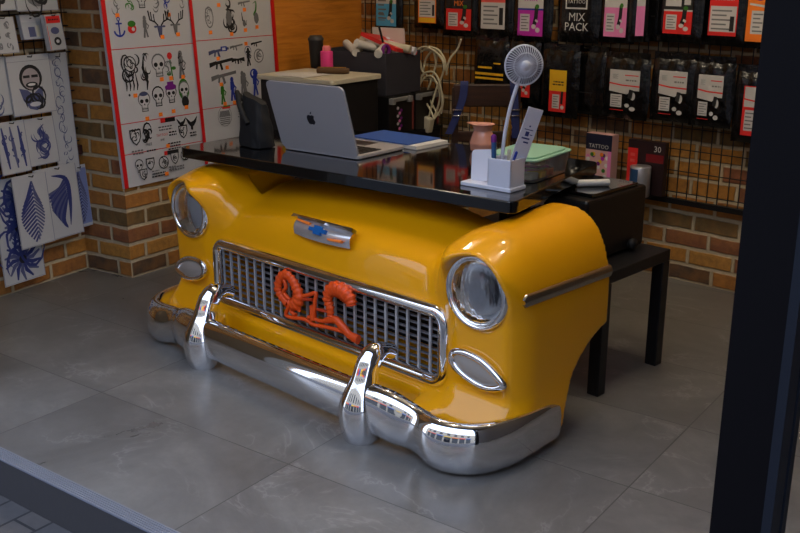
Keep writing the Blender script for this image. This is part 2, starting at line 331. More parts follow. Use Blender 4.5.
# ------------------------------------------------------------------ car front (implicit surface, meshed)
def sst(a, b, x): t = np.clip((x-a)/(b-a), 0, 1); return t*t*(3-2*t)
def smax(a, b, k): h = np.clip(.5+.5*(a-b)/k, 0, 1); return b*(1-h)+a*h+k*h*(1-h)
def smin(a, b, k): return -smax(-a, -b, k)
def body(u, v, z):
    a = np.abs(u)
    # fender pods
    flare = .010*sst(.26, .10, z)
    zt = .655+.062*sst(.08, .34, v)+.018*sst(.34, .75, v)
    zc = .42; hz = zt-zc; hw = .192+flare; du = (a-.745)/hw
    p = 2.5
    dz = np.maximum(z-zc, 0)/hz
    F = ((np.abs(du)**p+dz**p)**(1/p)-1)*.2
    # bonnet
    ua = np.clip(a/.60, 0, 1.3)
    top = .445+.165*(1-np.exp(-np.maximum(v-.228, -.06)/.030)) + .09*sst(.25, .60, v)
    top = top-.055*ua**2.2-.03*sst(.30, .9, v)*ua**2
    Hd = np.maximum((z-top)*.72, a-.66)
    d = smin(F, Hd, .075)
    # front face
    w = sst(.575, .70, a)
    vf_f = .125+.085*sst(.68, .45, z)+.004*sst(.44, .30, z)-.07*sst(.22, .10, z)
    vf_c = .242-.015*sst(.40, .60, z)-.15*sst(.185, .09, z)
    vf = vf_c*(1-w)+vf_f*w+.05*sst(.865, .955, a)**1.5
    d = smax(d, (vf-v)*.9, .055)
    # back and underside
    vb = .70*w+.60*(1-w)
    d = np.maximum(d, v-vb); d = np.maximum(d, .06-z)
    arch = .315-np.sqrt((v-.772)**2+(z-.050)**2)
    d = np.maximum(d, np.where(a > .45, arch, -1))
    # headlamp bore, grille opening
    slot = np.maximum(np.maximum(np.abs(a-.585)-.042, .41-v), .4-z); d = np.maximum(d, -slot)
    bore = np.maximum(np.sqrt((a-.773)**2+(z-.543)**2)-.117, v-.262); d = smax(d, -bore, .022)
    gx = np.abs(u)-.622+.03; gz = np.abs(z-.305)-.122+.03
    gr = np.sqrt(np.maximum(gx, 0)**2+np.maximum(gz, 0)**2)+np.minimum(np.maximum(gx, gz), 0)-.03
    d = np.maximum(d, -np.maximum(gr, v-.45))
    return d
def mesh_field(fn, lo, hi, h, name, m, parent):
    ax = [np.arange(l, g+h, h) for l, g in zip(lo, hi)]
    X, Y, Z = np.meshgrid(*ax, indexing='ij'); Fv = fn(X, Y, Z); n = np.array(Fv.shape)
    ins = Fv < 0; acc = np.zeros(tuple(n-1)+(3,)); cnt = np.zeros(tuple(n-1))
    import itertools
    for axis in range(3):
        o1, o2 = [q for q in range(3) if q != axis]
        for b1, b2 in itertools.product((0, 1), (0, 1)):
            sl0 = [None]*3; sl1 = [None]*3
            sl0[axis] = slice(0, n[axis]-1); sl1[axis] = slice(1, n[axis])
            for q, b in ((o1, b1), (o2, b2)): sl0[q] = sl1[q] = slice(b, n[q]-1+b)
            f0, f1 = Fv[tuple(sl0)], Fv[tuple(sl1)]; ch = (f0 < 0) != (f1 < 0)
            t = np.where(ch, f0/np.where(f0-f1 == 0, 1, f0-f1), 0)
            pos = np.zeros(f0.shape+(3,)); pos[..., axis] = t; pos[..., o1] = b1; pos[..., o2] = b2
            acc += pos*ch[..., None]; cnt += ch
    act = cnt > 0; idx = -np.ones(act.shape, int); idx[act] = np.arange(act.sum())
    P = (np.argwhere(act)+acc[act]/cnt[act][:, None])*h+np.array([q[0] for q in ax])
    P0 = P.copy()
    for _ in range(4):
        e = 1e-4; f = fn(*P.T); g = np.stack([(fn(*(P+e*np.eye(3)[k]).T)-f)/e for k in range(3)], 1)
        P = P-g*(f/np.maximum((g**2).sum(1), .05))[:, None]*.8
    P = P0+np.clip(P-P0, -h*.8, h*.8)
    faces = []
    for axis in range(3):
        o1, o2 = [(1, 2), (2, 0), (0, 1)][axis]
        s0 = [slice(1, n[q]-1) for q in range(3)]; s0[axis] = slice(0, n[axis]-1); s1 = list(s0); s1[axis] = slice(1, n[axis])
        a_, b_ = ins[tuple(s0)], ins[tuple(s1)]; w = np.argwhere(a_ != b_)
        if not len(w): continue
        base = w.copy()
        for q in (o1, o2): base[:, q] += 1
        flip = a_[tuple(w.T)]
        def cell(d1, d2):
            c = base.copy(); c[:, o1] += d1; c[:, o2] += d2; return idx[tuple(c.T)]
        q = np.stack([cell(-1, -1), cell(0, -1), cell(0, 0), cell(-1, 0)], 1); q[~flip] = q[~flip][:, ::-1]; faces.append(q)
    Fc = np.concatenate(faces); me = bpy.data.meshes.new(name); me.from_pydata(P.tolist(), [], Fc.tolist()); me.materials.append(m)
    me.polygons.foreach_set('use_smooth', [True]*len(Fc)); me.update()
    o = bpy.data.objects.new(name, me); COL.objects.link(o); o.parent = parent; return o
car = thing('car_front_counter', 'yellow classic car front with chrome bumper on the grey floor under the black desk', 'car', CAR.w(0, 0), CAR.a)
mesh_field(body, (-1.02, .0, .03), (1.02, .74, .80), .0082, 'body', YEL, car)
# grille
gz0, gh, gw, gv = .305, .122, .622, .232
path = [(x, gv, z+gz0) for x, z in rrect(2*gw, 2*gh, .045, 8)]
MB().tube(path, .024, CHR, 14, closed=True).obj('grille_surround', car)
mb = MB()
for k in range(24): x = -gw+.02+(2*gw-.04)*k/23; mb.box((x, gv+.010, gz0), (.0085, .008, 2*gh), BARS)
for k in range(9): z = gz0-gh+.026+(2*gh-.05)*k/8; mb.box((0, gv+.020, z), (2*gw, .010, .006), BARSD)
mb.obj('grille_bars', car)
mb = MB(); mb.box((0, .444, gz0), (2*gw-.01, .006, 2*gh-.01), VOID); mb.obj('grille_shade_sheet', car)  # black sheet standing in for the shade of the void behind the bars
# headlamps and parking lamps
for sg in (-1, 1):
    hl = MB(); c = (sg*.773, .046, .543)
    hl.lathe([(.105, .158), (.110, .146), (.117, .148), (.1225, .158), (.125, .164), (.1225, .172), (.1215, .21)], CHR, 48, c, 'y')
    h = hl.obj('headlight', car)
    MB().lathe([(.0, .214), (.04, .211), (.075, .196), (.098, .174), (.106, .158)], REFL, 40, c, 'y').obj('reflector', h)
    MB().lathe([(.0, .122), (.03, .124), (.06, .130), (.085, .140), (.103, .153), (.107, .160), (.102, .160), (.06, .137), (0, .129)], LENS, 40, c, 'y').obj('lens', h)
    MB().lathe([(.0, .165), (.016, .167), (.020, .18), (.020, .212)], REFL, 16, c, 'y').obj('bulb', h)
    def outline(k, n, e=1.0):
        a = 2*pi*k/n; x = cos(a); zz = sin(a); w = 1.0-.45*max(0, x*1.0)**2          # narrower towards the outside
        return sg*x*.103*e, (abs(zz)**(.8 if x < 0 else 1)*(1 if zz > 0 else -1))*.043*w*e-.018*x*e
    def pv(x, z):
        a = abs(sg*.785+x); return float(.214+.05*sst(.865, .955, np.array(a))**1.5)
    n = 40; ring = []
    for k in range(n): x, z = outline(k, n); ring.append((sg*.785+x, pv(x, z)-.012, .285+z))
    pk = MB().tube(ring, .0135, CHR, 10, closed=True).obj('parking_light', car)
    ml = MB()
    def lens(i, j, n=n):
        e = 1-j; x, z = outline(i*n, n, .93*e); return (sg*.785+x, pv(x, z)-.014-.010*(1-e*e), .285+z)
    ml.grid(lens, n, 6, PARKL, closed_u=True); ml.obj('lens', pk)
# emblem
mb = MB()
def em(i, j):
    x = (i-.5)*.24; t = j; zt = .030+.010*abs(2*i-1)**3+.004*sin(i*pi); zb = -.036+.008*abs(2*i-1)**2
    z = zb+(zt-zb)*t; return (x, .012*abs(2*i-1)**2-.016*sin(pi*t)-.002, z)
mb.grid(em, 24, 10, mat('emblem_chrome', (.85, .84, .84), .25, metal=.7)); e = mb.obj('bonnet_emblem', car); e.location = (.006, .250, .580); e.rotation_euler = (R(-30), 0, 0); e.scale = (1.27, 1.2, 1.0)
mb = MB(); mb.y0 = -.019
mb.prism([(-.13, .026), (-.09, .034), (-.02, .034), (-.015, .028), (.015, .028), (.02, .034), (.09, .034), (.13, .026), (.125, .040), (-.125, .040)], -.020, .0, CHR); mb.obj('wing', e)
mb = MB(); mb.prism([(-.036, -.006), (-.015, -.006), (-.012, -.016), (.018, -.016), (.016, -.007), (.036, -.007), (.036, .008), (.015, .008), (.012, .017), (-.018, .017), (-.016, .007), (-.036, .007)], -.024, -.012, mat('bowtie_blue', (.05, .34, .62), .25)); mb.obj('badge', e)
mb = MB(); mb.prism([(-.105, .018), (-.045, .012), (-.045, .022), (-.1, .025)], -.0185, -.010, LORANGE); mb.obj('inlay', e); mb = MB(); mb.prism([(.045, -.018), (.105, -.012), (.1, -.020), (.05, -.024)], -.0185, -.008, LORANGE); mb.obj('inlay', e)
# side trims
for sg in (-1, 1):
    def tr(i, j):
        v = .225+(.695-.225)*i; w = .021*min(1, (i+.004)/.03)**.5; a = pi*(j-.5)
        return (sg*(.9345+.012*cos(a)), v, .543-.004*i+w*sin(a))
    mb = MB(); mb.grid(tr, 40, 10, CHRD); mb.obj('side_trim', car)
# bumper
ST = [(0, .030, .122, .158, .052), (.20, .030, .121, .159, .052), (.40, .032, .120, .162, .052), (.50, .038, .118, .174, .056), (.58, .046, .112, .178, .058), (.65, .056, .102, .160, .050), (.70, .056, .095, .158, .052),
      (.77, .048, .089, .170, .058), (.835, .066, .088, .172, .054), (.890, .118, .089, .170, .044), (.925, .200, .092, .164, .034), (.939, .29, .095, .152, .024), (.944, .37, .097, .138, .016), (.945, .425, .088, .118, .010), (.944, .435, .085, .09, .006)]
half = spline([tuple(s) for s in ST], 8)
full = [V(-s[0], *s[1:]) for s in half[:0:-1]]+list(half)
def bump_mesh():
    mb = MB(); N = len(full); M = 22; vs = []
    for i, s in enumerate(full):
        a, b = full[max(i-1, 0)], full[min(i+1, N-1)]; t = V(b[0]-a[0], b[1]-a[1]); t /= np.linalg.norm(t); nx, ny = t[1], -t[0]
        if abs(s[0]) < 1e-6: nx, ny = 0, -1
        for k in range(M):
            q = -pi/2+pi*k/(M-1); o = s[4]*max(cos(q), 0)**.75; zz = s[2]+s[3]/2*sin(q)
            vs.append((s[0]+nx*o, s[1]+ny*o, zz))
        for k in range(4):
            q = (k+.5)/4; vs.append((s[0]-nx*.014, s[1]-ny*.014, s[2]+s[3]/2*(1-2*q)*.96))
    T = M+4
    fs = [(i*T+k, i*T+(k+1) % T, (i+1)*T+(k+1) % T, (i+1)*T+k) for i in range(N-1) for k in range(T)]
    mb.add(vs, fs, CHR); mb.add(vs[:T], [tuple(range(T))], CHR); mb.add(vs[-T:], [tuple(range(T))[::-1]], CHR); return mb
bp = bump_mesh().obj('bumper', car)
for sg in (-1, 1):
    pth = spline([(0, .030, .018), (0, .008, .050), (0, .002, .105), (0, .010, .155), (0, .022, .200), (0, .036, .245), (0, .062, .280), (0, .095, .288), (0, .125, .280), (0, .150, .268)], 5)
    rr = []
    for p in pth:
        z, y = p[2], p[1]; rr.append(.076-.032*sst(.10, .24, np.array(z)) if y < .05 else .042-.016*sst(.05, .12, np.array(y)))
    rr[0] = .055; rr[1] = .070
    mb = MB(); mb.tube([(sg*.448, p[1]+.012, p[2]) for p in pth], [float(q) for q in rr], CHR, 18, squash=.92); mb.obj('bumper_guard', bp)
for q in (-.30, .0, .28): MB().lathe([(.0, -.028), (.006, -.027), (.009, -.020)], CHRD, 12, (q, 0.009, .100), 'y').obj('bolt', bp)

# ornament hung in the grille
orn = thing('orange_ornament', 'orange-red openwork figure with a curled segmented tail hung on the chrome grille', 'ornament', CAR.w(0, .203, .3), CAR.a)
def orel(cx, cy):                                       # sketch units to metres in the plane of the grille
    r = cam_ray(265+cx/5.327, 255+cy/5.33); n_ = CAR.n; t = (.203+CAR.o@n_)/(r[:2]@n_); q = r*t; return (float((q[:2]-CAR.o)@CAR.d), 0, float(CAM_H+q[2]-.3))
OS = {'curl': ([(120, 262), (88, 225), (70, 180), (78, 130), (108, 102), (142, 130), (165, 172), (180, 220), (165, 262), (135, 262)], [.012, .014, .016, .016, .015, .016, .020, .022, .022, .016], True),
      'tail': ([(348, 322), (346, 280), (334, 235), (346, 190), (384, 182), (424, 202), (452, 236), (460, 268)], [.012, .016, .018, .020, .024, .026, .024, .018], True),
      'trunk': ([(320, 350), (375, 345), (415, 385), (450, 425), (497, 452)], [.010, .014, .016, .014, .017], False)}
for nm, (pts, rad, seg) in OS.items():
    mb = MB(); P = spline([orel(*p) for p in pts], 6); rs = np.interp(np.linspace(0, 1, len(P)), np.linspace(0, 1, len(rad)), rad)*1.12
    mb.tube(P, [r*(1+.22*(i % 3 == 0))*(.86 if i % 3 == 1 else 1) if seg else r for i, r in enumerate(rs)], ORN, 10, squash=.7); mb.obj(nm, orn)
mb = MB()
for pts, r in (([(195, 222), (235, 212), (272, 204), (266, 250), (262, 320)], .006), ([(200, 236), (252, 238)], .005), ([(255, 270), (258, 345)], .010), ([(130, 270), (112, 318), (150, 335), (210, 342), (262, 372), (330, 385), (415, 408)], .006), ([(150, 270), (140, 300), (165, 320)], .006), ([(280, 290), (348, 305)], .005), ([(180, 235), (182, 300)], .006), ([(100, 130), (112, 170), (100, 200), (135, 240)], .006), ([(230, 330), (300, 352), (330, 350)], .006)):
    mb.tube(spline([orel(*p) for p in pts], 4), r*1.3, ORND if r < .006 else ORN, 8)
mb.obj('limbs', orn)

# ------------------------------------------------------------------ desk top and low table
desk = thing('desk', 'glossy black desk top on thin legs laid over the yellow car bonnet', 'desk', DESK.w(0, 0), DESK.a)
mb = MB(); mb.slab([(x-.10*max(0, (x+.815)/.815)*y/.785, y) for x, y in rrect(1.63, .785, .035, 6, -.815, .3925)], DZ-.042, DZ, GLOSSB); mb.obj('desk_top', desk, .004)
for x, y in ((-1.45, .42), (-1.36, .68), (-1.2, .40), (-.22, .70)):
    MB().box((x, y, (DZ-.042)/2), (.014, .014, DZ-.042), STEELB).obj('leg', desk)
MB().box((-.80, .40, DZ-.0555), (1.3, .30, .025), STEELB).obj('apron', desk)
tab = thing('low_table', 'low black square-legged metal table beside the yellow fender', 'table', CAR.w(0, 0), CAR.a)
TZ = .47
mb = MB(); mb.box((.41, 1.065, TZ-.022), (.84, .45, .044), STEELB); mb.obj('table_top', tab, .003)
for x, y in ((.806, .864), (.806, 1.266), (.02, .864), (.02, 1.266)): MB().box((x, y, (TZ-.045)/2), (.048, .048, TZ-.045), STEELB).obj('leg', tab, .003)
cs = thing('black_case', 'black box-shaped machine standing on the low black table', 'machine', CAR.w(.53, 1.055, TZ), CAR.a)
mb = MB(); mb.box((0, 0, .125), (.40, .40, .235), mat('case_black', (.07, .07, .075), .35)); mb.obj('housing', cs, .012)
MB().lathe([(.0, -.012), (.018, -.012), (.022, -.006), (.022, .010), (0, .014)], BLACK, 18, (.212, .10, .03), 'x').obj('knob', cs)
MB().box((0, -.202, .15), (.30, .006, .12), GLOSSB).obj('front_panel', cs, .002)
mb = MB(); mb.box((.02, .0, .250), (.34, .30, .014), GLOSSB); mb.obj('lid', cs, .004)
for x, y in ((.16, .16), (.16, -.16), (-.16, .16), (-.16, -.16)): MB().lathe([(.022, .0), (.024, .008), (.02, .016)], BLACK, 14, (x, y, 0)).obj('foot', cs)
mb = MB(); mb.lathe([(.0, -.062), (.011, -.062), (.013, -.058), (.013, .058), (.011, .062), (0, .062)], PAPER, 20, (0, 0, 0), 'x'); tag(put(mb.obj('paper_roll'), CAR.w(.64, 1.02, TZ+.2705), CAR.a+.9), 'short white paper roll lying on the black machine', 'roll')
exec_later = []

# ------------------------------------------------------------------ things on the desk
def dthing(name, label, cat, x, y, rz=0, z=DZ, group=None): return thing(name, label, cat, DESK.w(x, y, z+.0004), DESK.a+R(rz), group)
lap = dthing('laptop', 'open silver laptop with its lid towards the street on the black desk', 'laptop', -1.048, .228)
mb = MB(); mb.slab(rrect(.402, .30, .02, 5, 0, .155), .002, .016, SILVER); mb.obj('base', lap, .003)
mb = MB()
for r in range(5):
    for c in range(13): mb.box((-.168+.028*c, .06+.026*r, .0168), (.023, .021, .003), KEYS)
mb.obj('keyboard', lap); MB().box((0, .245, .0163), (.14, .085, .001), SILVD).obj('trackpad', lap)
lid = MB(); o = rrect(.402, .285, .02, 5); n = len(o)
lid.prism([(p[0], p[1]+.1425) for p in o], 0, .008, SILVER); lid = lid.obj('lid', lap, .002); lid.location = (0, .004, .012); lid.rotation_euler = (R(17.5), 0, 0)
MB().box((0, .0085, .147), (.385, .001, .25), GLOSSB).obj('screen', lid)
lg = MB(); ap = [(.0, .020), (.010, .024), (.020, .021), (.0255, .013)] + arc(.030, .004, .0125, 130, 235, 6) + [(.0265, -.012), (.018, -.025), (.010, -.029), (0, -.026), (-.010, -.029), (-.019, -.024), (-.026, -.010), (-.0275, .004), (-.024, .016), (-.016, .0225), (-.008, .0235)]
lg.prism([(p[0]*.78, p[1]*.78+.14) for p in ap], -.0009, .001, SILVD); lf = [(.0, .026), (.002, .036), (.012, .043), (.011, .033)]; lg.prism([(p[0]*.78, p[1]*.78+.14) for p in lf], -.0009, .001, SILVD); lg.obj('logo', lid)
# black bag
bag = dthing('pouch_bag', 'soft black upright bag standing behind the laptop lid', 'bag', -1.385, .215, -10)
mb = MB()
def bagf(i, j):
    a = 2*pi*i; h = j; w = .080*(1-.16*h); d = .052*(1-.62*h**2)
    e = .55; x = math.copysign(abs(cos(a))**e, cos(a))*w; y = math.copysign(abs(sin(a))**e, sin(a))*d
    r = 1+.03*sin(9*a+6*h)+.03*sin(14*h+3*a)
    return (x*r, y*r, .004+h*(.195+.020*cos(a)*-1*h))
mb.grid(bagf, 48, 16, mat('bag_black', (.085, .085, .09), .75), closed_u=True)
top = [bagf(k/48, 1) for k in range(48)]; mb.add(top, [tuple(range(48))], MATS['bag_black']); mb.add([bagf(k/48, 0) for k in range(48)], [tuple(range(48))], MATS['bag_black']); mb.obj('bag_body', bag)
MB().tube(spline([(-.062, -.012, .185), (-.080, -.03, .212), (-.062, -.042, .215), (-.035, -.05, .16), (.02, -.053, .10)], 6), .011, MATS['bag_black'], 8).obj('handle', bag)
# bottle and tube at the desk's left end
bt = dthing('spray_bottle', 'small blue bottle with a grey pump next to the black bag', 'bottle', -1.40, .47)
MB().lathe([(.0, 0), (.022, 0), (.024, .004), (.024, .075), (.018, .088), (.009, .093), (.009, .10)], mat('bottle_blue', (.12, .22, .55), .3), 20).obj('bottle_body', bt)
mb = MB(); mb.lathe([(.010, .098), (.011, .112), (.005, .114), (.005, .135)], GREYP, 14); mb.box((-.018, 0, .14), (.060, .016, .014), GREYP); mb.obj('pump', bt)
mb = MB(); mb.lathe([(.0, 0), (.013, 0), (.013, .06), (.006, .072), (.006, .085), (0, .085)], LYEL, 16); tag(put(mb.obj('yellow_tube'), DESK.w(-1.455, .455, DZ), 0), 'small yellow tube left of the blue bottle', 'tube')
# notebook
nb = dthing('notebook', 'blue covered notebook lying open-edged behind the laptop', 'notebook', -.985, .665, -3)
MB().box((.008, -.004, .008), (.36, .205, .012), PAPER).obj('pages', nb)
MB().box((-.02, .0, .0165), (.325, .215, .004), NBLUE).obj('cover', nb, .001)
MB().box((.012, -.004, .0012), (.372, .217, .0024), GREYP).obj('back_cover', nb)
# pen holder with phone rest
ph = dthing('pen_holder', 'white desk organiser with a phone rest and pen cup', 'organiser', -.178, .152, -2)
mb = MB(); mb.box((0, 0, .007), (.205, .095, .014), WHITE); mb.obj('tray', ph, .003)
mb = MB()
for c, d in (((.052, -.040, .06), (.092, .005, .094)), ((.052, .040, .06), (.092, .005, .094)), ((.0085, 0, .06), (.005, .085, .094)), ((.0955, 0, .06), (.005, .085, .094))): mb.box(c, d, WHITE)
mb.obj('cup', ph, .0015)
mb = MB(); o = rrect(.082, .105, .012, 5); mb.prism([(p[0], p[1]) for p in o], -.003, .003, WHITE); q = mb.obj('phone_rest', ph, .0015); q.location = (-.052, .012, .066); q.rotation_euler = (R(-14), R(-6), R(8))
cup = DESK.w(-.126, .150)
def penthing(name, label, cat, bx, by, tx, ty, length):
    o = thing(name, label, cat, DESK.w(bx, by, DZ+.018), 0); dz = math.sqrt(max(length**2-(tx-bx)**2-(ty-by)**2, .0001))
    b = V(*DESK.w(bx, by, 0)); t = V(*DESK.w(tx, ty, dz)); return o, (t-b)/length
fanr, _ = penthing('desk_fan', 'white handheld fan with a round ribbed head rising from the white pen cup', 'fan', -.150, .155, -.14, .16, .2)
FH = V(*DESK.w(-.103, .200, .408))-V(*DESK.w(-.150, .155, .018))
MB().tube(spline([(0, 0, 0), tuple(FH*V(.10, .10, .35)), tuple(FH*V(.35, .35, .62)), tuple(FH*V(.72, .72, .84)), tuple(FH*V(.97, .97, .96))], 8), [.0065]*33, WHITE, 10).obj('stalk', fanr)
fd = V(.22, -1, .02); fd /= np.linalg.norm(fd); fx = np.cross(V(0, 0, 1), fd); fx /= np.linalg.norm(fx); fz = np.cross(fd, fx)
def fp(a, r, h): return FH+fx*r*cos(a)+fz*r*sin(a)+fd*h
mb = MB()
for k in range(44):
    a = 2*pi*k/44; mb.tube([fp(a, .016, .020), fp(a+.05, .034, .019), fp(a+.10, .052, .014), fp(a+.12, .064, .003)], .0014, WHITE, 5)
mb.tube([fp(2*pi*k/48, .064, .002) for k in range(48)], .0032, WHITE, 8, closed=True); mb.tube([fp(2*pi*k/48, .040, .0195) for k in range(48)], .0014, WHITE, 6, closed=True); mb.obj('guard', fanr)
mb = MB(); vs = [fp(2*pi*k/32, r, h) for (r, h) in ((.0, .027), (.010, .026), (.017, .021), (.018, .014)) for k in range(32)]
mb.add(vs, [(i*32+k, i*32+(k+1) % 32, (i+1)*32+(k+1) % 32, (i+1)*32+k) for i in range(3) for k in range(32)], WHITE); mb.obj('hub', fanr)
mb = MB(); vs = [fp(2*pi*k/40, r, h) for (r, h) in ((.064, .0), (.060, -.012), (.045, -.020), (.0, -.022)) for k in range(40)]
mb.add(vs, [(i*40+k, i*40+(k+1) % 40, (i+1)*40+(k+1) % 40, (i+1)*40+k) for i in range(3) for k in range(40)], mat('fan_grey', (.42, .42, .50), .5)); mb.obj('back_shell', fanr)
mb = MB()
for b in range(5):
    a0 = 2*pi*b/5
    def bl(i, j): return fp(a0+.9*j, .016+.042*i, .006-.006*i+.008*(j-.5))
    mb.grid(bl, 6, 6, MATS['fan_grey'])
mb.obj('blade', fanr)
pens = [('pen', 'dark blue pen leaning out of the right side of the pen cup', 'pen', -.115, .125, -.075, .130, .125, .0045, BLUE, BLUE), ('pen', 'blue felt pen with purple cap at the left of the pen cup', 'pen', -.160, .130, -.166, .13, .165, .0085, mat('pen_teal', (.18, .34, .52), .4), PURPLE),
        ('brush', 'cream stick brush in the middle of the pen cup', 'brush', -.130, .165, -.128, .17, .115, .006, CREAM, CREAM)]
for nm, lb, ct, bx, by, tx, ty, ln, r, m1, m2 in pens:
    o, dv = penthing(nm, lb, ct, bx, by, tx, ty, ln)
    MB().tube([dv*0, dv*ln*.85], r, m1, 12).obj('barrel', o); MB().tube([dv*ln*.85, dv*ln*.97, dv*ln], [r*1.1, r*1.1, r*.6], m2, 12).obj('cap', o)
o, dv = penthing('printed_card', 'white printed stick pack with dark lettering leaning right out of the pen cup', 'card', -.120, .165, -.050, .20, .265)
sdv = np.cross(dv, fd); sdv /= np.linalg.norm(sdv); nrm = np.cross(sdv, dv)
if nrm@V(0, -1, 0) < 0: nrm = -nrm
mb = MB(); Lc = .265
vs = [dv*Lc*t+sdv*.026*s_+nrm*h for t in (.05, 1) for s_ in (-1, 1) for h in (-.003, .003)]
mb.add(vs, [(0, 1, 3, 2), (4, 6, 7, 5), (0, 4, 5, 1), (2, 3, 7, 6), (0, 2, 6, 4), (1, 5, 7, 3)], mat('card_white', (.80, .80, .84), .4), False)
for t0, t1, s0, s1 in ((.60, .62, -.6, .5), (.64, .70, -.3, .2), (.72, .73, -.6, .6), (.55, .57, -.2, .5), (.66, .67, .3, .7), (.76, .78, -.1, .1)):
    mb.add([dv*Lc*t0+sdv*.026*s0+nrm*.0036, dv*Lc*t0+sdv*.026*s1+nrm*.0036, dv*Lc*t1+sdv*.026*s1+nrm*.0036, dv*Lc*t1+sdv*.026*s0+nrm*.0036], [(0, 1, 2, 3)], INKB, False)
mb.add([dv*Lc*(.05 if a else .3)+sdv*.0262*b+nrm*.0033 for a, b in ((1, -1), (1, 1), (0, 1), (0, -1))], [(0, 1, 2, 3)], mat('card_tan', (.62, .50, .38), .5), False); mb.obj('card_face', o)
# pink ceramic jug
pg = dthing('ceramic_jug', 'glossy pink ceramic jug behind the white organiser', 'jug', -.575, .69)
mb = MB()
def jug(i, j):
    a = 2*pi*i; prof = np.interp(j, [0, .08, .35, .6, .78, .9, 1], [.042, .050, .054, .045, .036, .041, .050]); z = np.interp(j, [0, .08, .35, .6, .78, .9, 1], [0, .004, .035, .065, .088, .105, .112])
    sp = max(0, cos(a-pi))**8*max(0, j-.75)*.11; return ((prof+sp)*cos(a), (prof+sp)*sin(a)*.92, z)
mb.grid(jug, 40, 24, CERAM, closed_u=True); mb.lathe([(.0, .0), (.042, .001)], CERAM, 40); mb.obj('jug_body', pg)
mb = MB(); mb.lathe([(.0, .075), (.036, .088)], mat('jug_inside', (.45, .26, .2), .6), 24); mb.obj('inside', pg)
fg = dthing('gold_figure', 'tiny gold figure standing just behind the blue felt pen', 'figurine', -.40, .60)
MB().lathe([(0, 0), (.016, 0), (.016, .006), (.009, .012), (.008, .09), (.012, .10), (.013, .108), (.010, .116), (.014, .123), (.013, .132), (.008, .14), (.010, .147), (.006, .156), (0, .158)], GOLD, 18).obj('figure_body', fg)
# food box
fb = dthing('food_container', 'clear plastic food container with a pale green lid on the desk\'s right end', 'container', -.195, .405, 3)
mb = MB()
def tub(i, j):
    o = rrect(.19+.02*j, .27+.02*j, .03, 5); k = int(round(i*len(o))) % len(o); return (o[k][0], o[k][1], .002+.076*j)
nn = len(rrect(1, 1, .1, 5)); mb.grid(tub, nn, 5, CLEARP, closed_u=True); mb.add([tub(k/nn, 0) for k in range(nn)], [tuple(range(nn))], CLEARP); mb.obj('tub', fb)
mb = MB(); mb.slab(rrect(.222, .302, .035, 5), .076, .084, LIDG); mb.slab(rrect(.19, .27, .03, 5), .083, .090, LIDG); mb.obj('lid', fb, .003)
for k in range(14):
    m_ = [LYEL, LRED, GREEN, CREAM, LORANGE, PAPER, LPINK][k % 7]; x, y = -.07+.045*(k % 4), -.10+.055*(k//4)
    mb = MB(); mb.box((0, 0, .016), (.04, .05, .026), m_, rz=random.random()*3)
    q = tag(put(mb.obj('sweet_wrapper', None, .006), DESK.w(-.195+x*.99, .405+y, DZ+.005), DESK.a), 'small coloured wrapper inside the clear container with the green lid', 'wrapper', 'wrappers inside the food container')
# things hung under the right end
pb = dthing('crumpled_bag', 'crumpled clear and white bag under the desk edge above the right fender', 'bag', -.085, .275, 10, DZ-.045)
mb = MB()
def crum(i, j):
    a = 2*pi*i; t = pi*j; r = 1+.25*sin(5*a+3*t)+.18*sin(9*t+2*a); return (.028*r*sin(t)*cos(a), .065*r*sin(t)*sin(a), -.014+.011*cos(t)*r)
mb.grid(crum, 24, 12, PAPERG, closed_u=True); mb.obj('bag_body', pb)

# ------------------------------------------------------------------ printed art helpers (drawn in metres on the -y face)
def sticker(f, x, z, s=.012): f.rect(x-s, z-s*.8, x+s, z+s*.8, STICK)
def skull(f, x, z, s, m=INKG, hat=None):
    s *= 1.22
    f.ell(x, z+.15*s, .42*s, .42*s, m); f.ell(x, z+.13*s, .36*s, .36*s, PAPERG); f.rect(x-.22*s, z-.52*s, x+.22*s, z-.15*s, m); f.rect(x-.17*s, z-.47*s, x+.17*s, z-.15*s, PAPERG)
    for g in (-1, 1): f.ell(x+g*.17*s, z+.05*s, .12*s, .11*s, INK, 10)
    f.poly([(x-.05*s, z-.18*s), (x+.05*s, z-.18*s), (x, z-.06*s)], INK)
    for k in range(5): f.stroke([(x-.14*s+.07*s*k, z-.28*s), (x-.14*s+.07*s*k, z-.44*s)], .02*s, INK)
    f.stroke([(x-.2*s, z-.36*s), (x+.2*s, z-.36*s)], .02*s, INK)
    if hat: f.ell(x, z+.42*s, .44*s, .16*s, hat); f.rect(x-.24*s, z+.42*s, x+.24*s, z+.72*s, hat)
def swirl(f, x, z, w, h, m=INK, n=9, seed=1, lw=.10):
    rn = random.Random(seed)
    for k in range(n):
        cx, cz = x+w*(rn.random()-.5)*.7, z+h*(rn.random()-.5)*.75; r = w*(.14+.22*rn.random()); a = rn.random()*360; f.stroke(arc(cx, cz, r, a, a+150+120*rn.random(), 9, r*(.8+rn.random()*.9)), w*lw, m, True)
def deer(f, x, z, s, m=INKG):
    s *= 1.22
    f.poly([(x-.13*s, z), (x+.13*s, z), (x+.07*s, z-.38*s), (x, z-.46*s), (x-.07*s, z-.38*s)], m)
    for g in (-1, 1):
        f.stroke([(x+g*.07*s, z), (x+g*.2*s, z+.14*s), (x+g*.42*s, z+.22*s), (x+g*.48*s, z+.55*s)], .06*s, INK)
        for q, h in ((.22, .42), (.34, .5)): f.stroke([(x+g*q*s, z+.17*s), (x+g*(q+.02)*s, z+h*s)], .045*s, INK)
        f.ell(x+g*.19*s, z-.03*s, .08*s, .04*s, m)
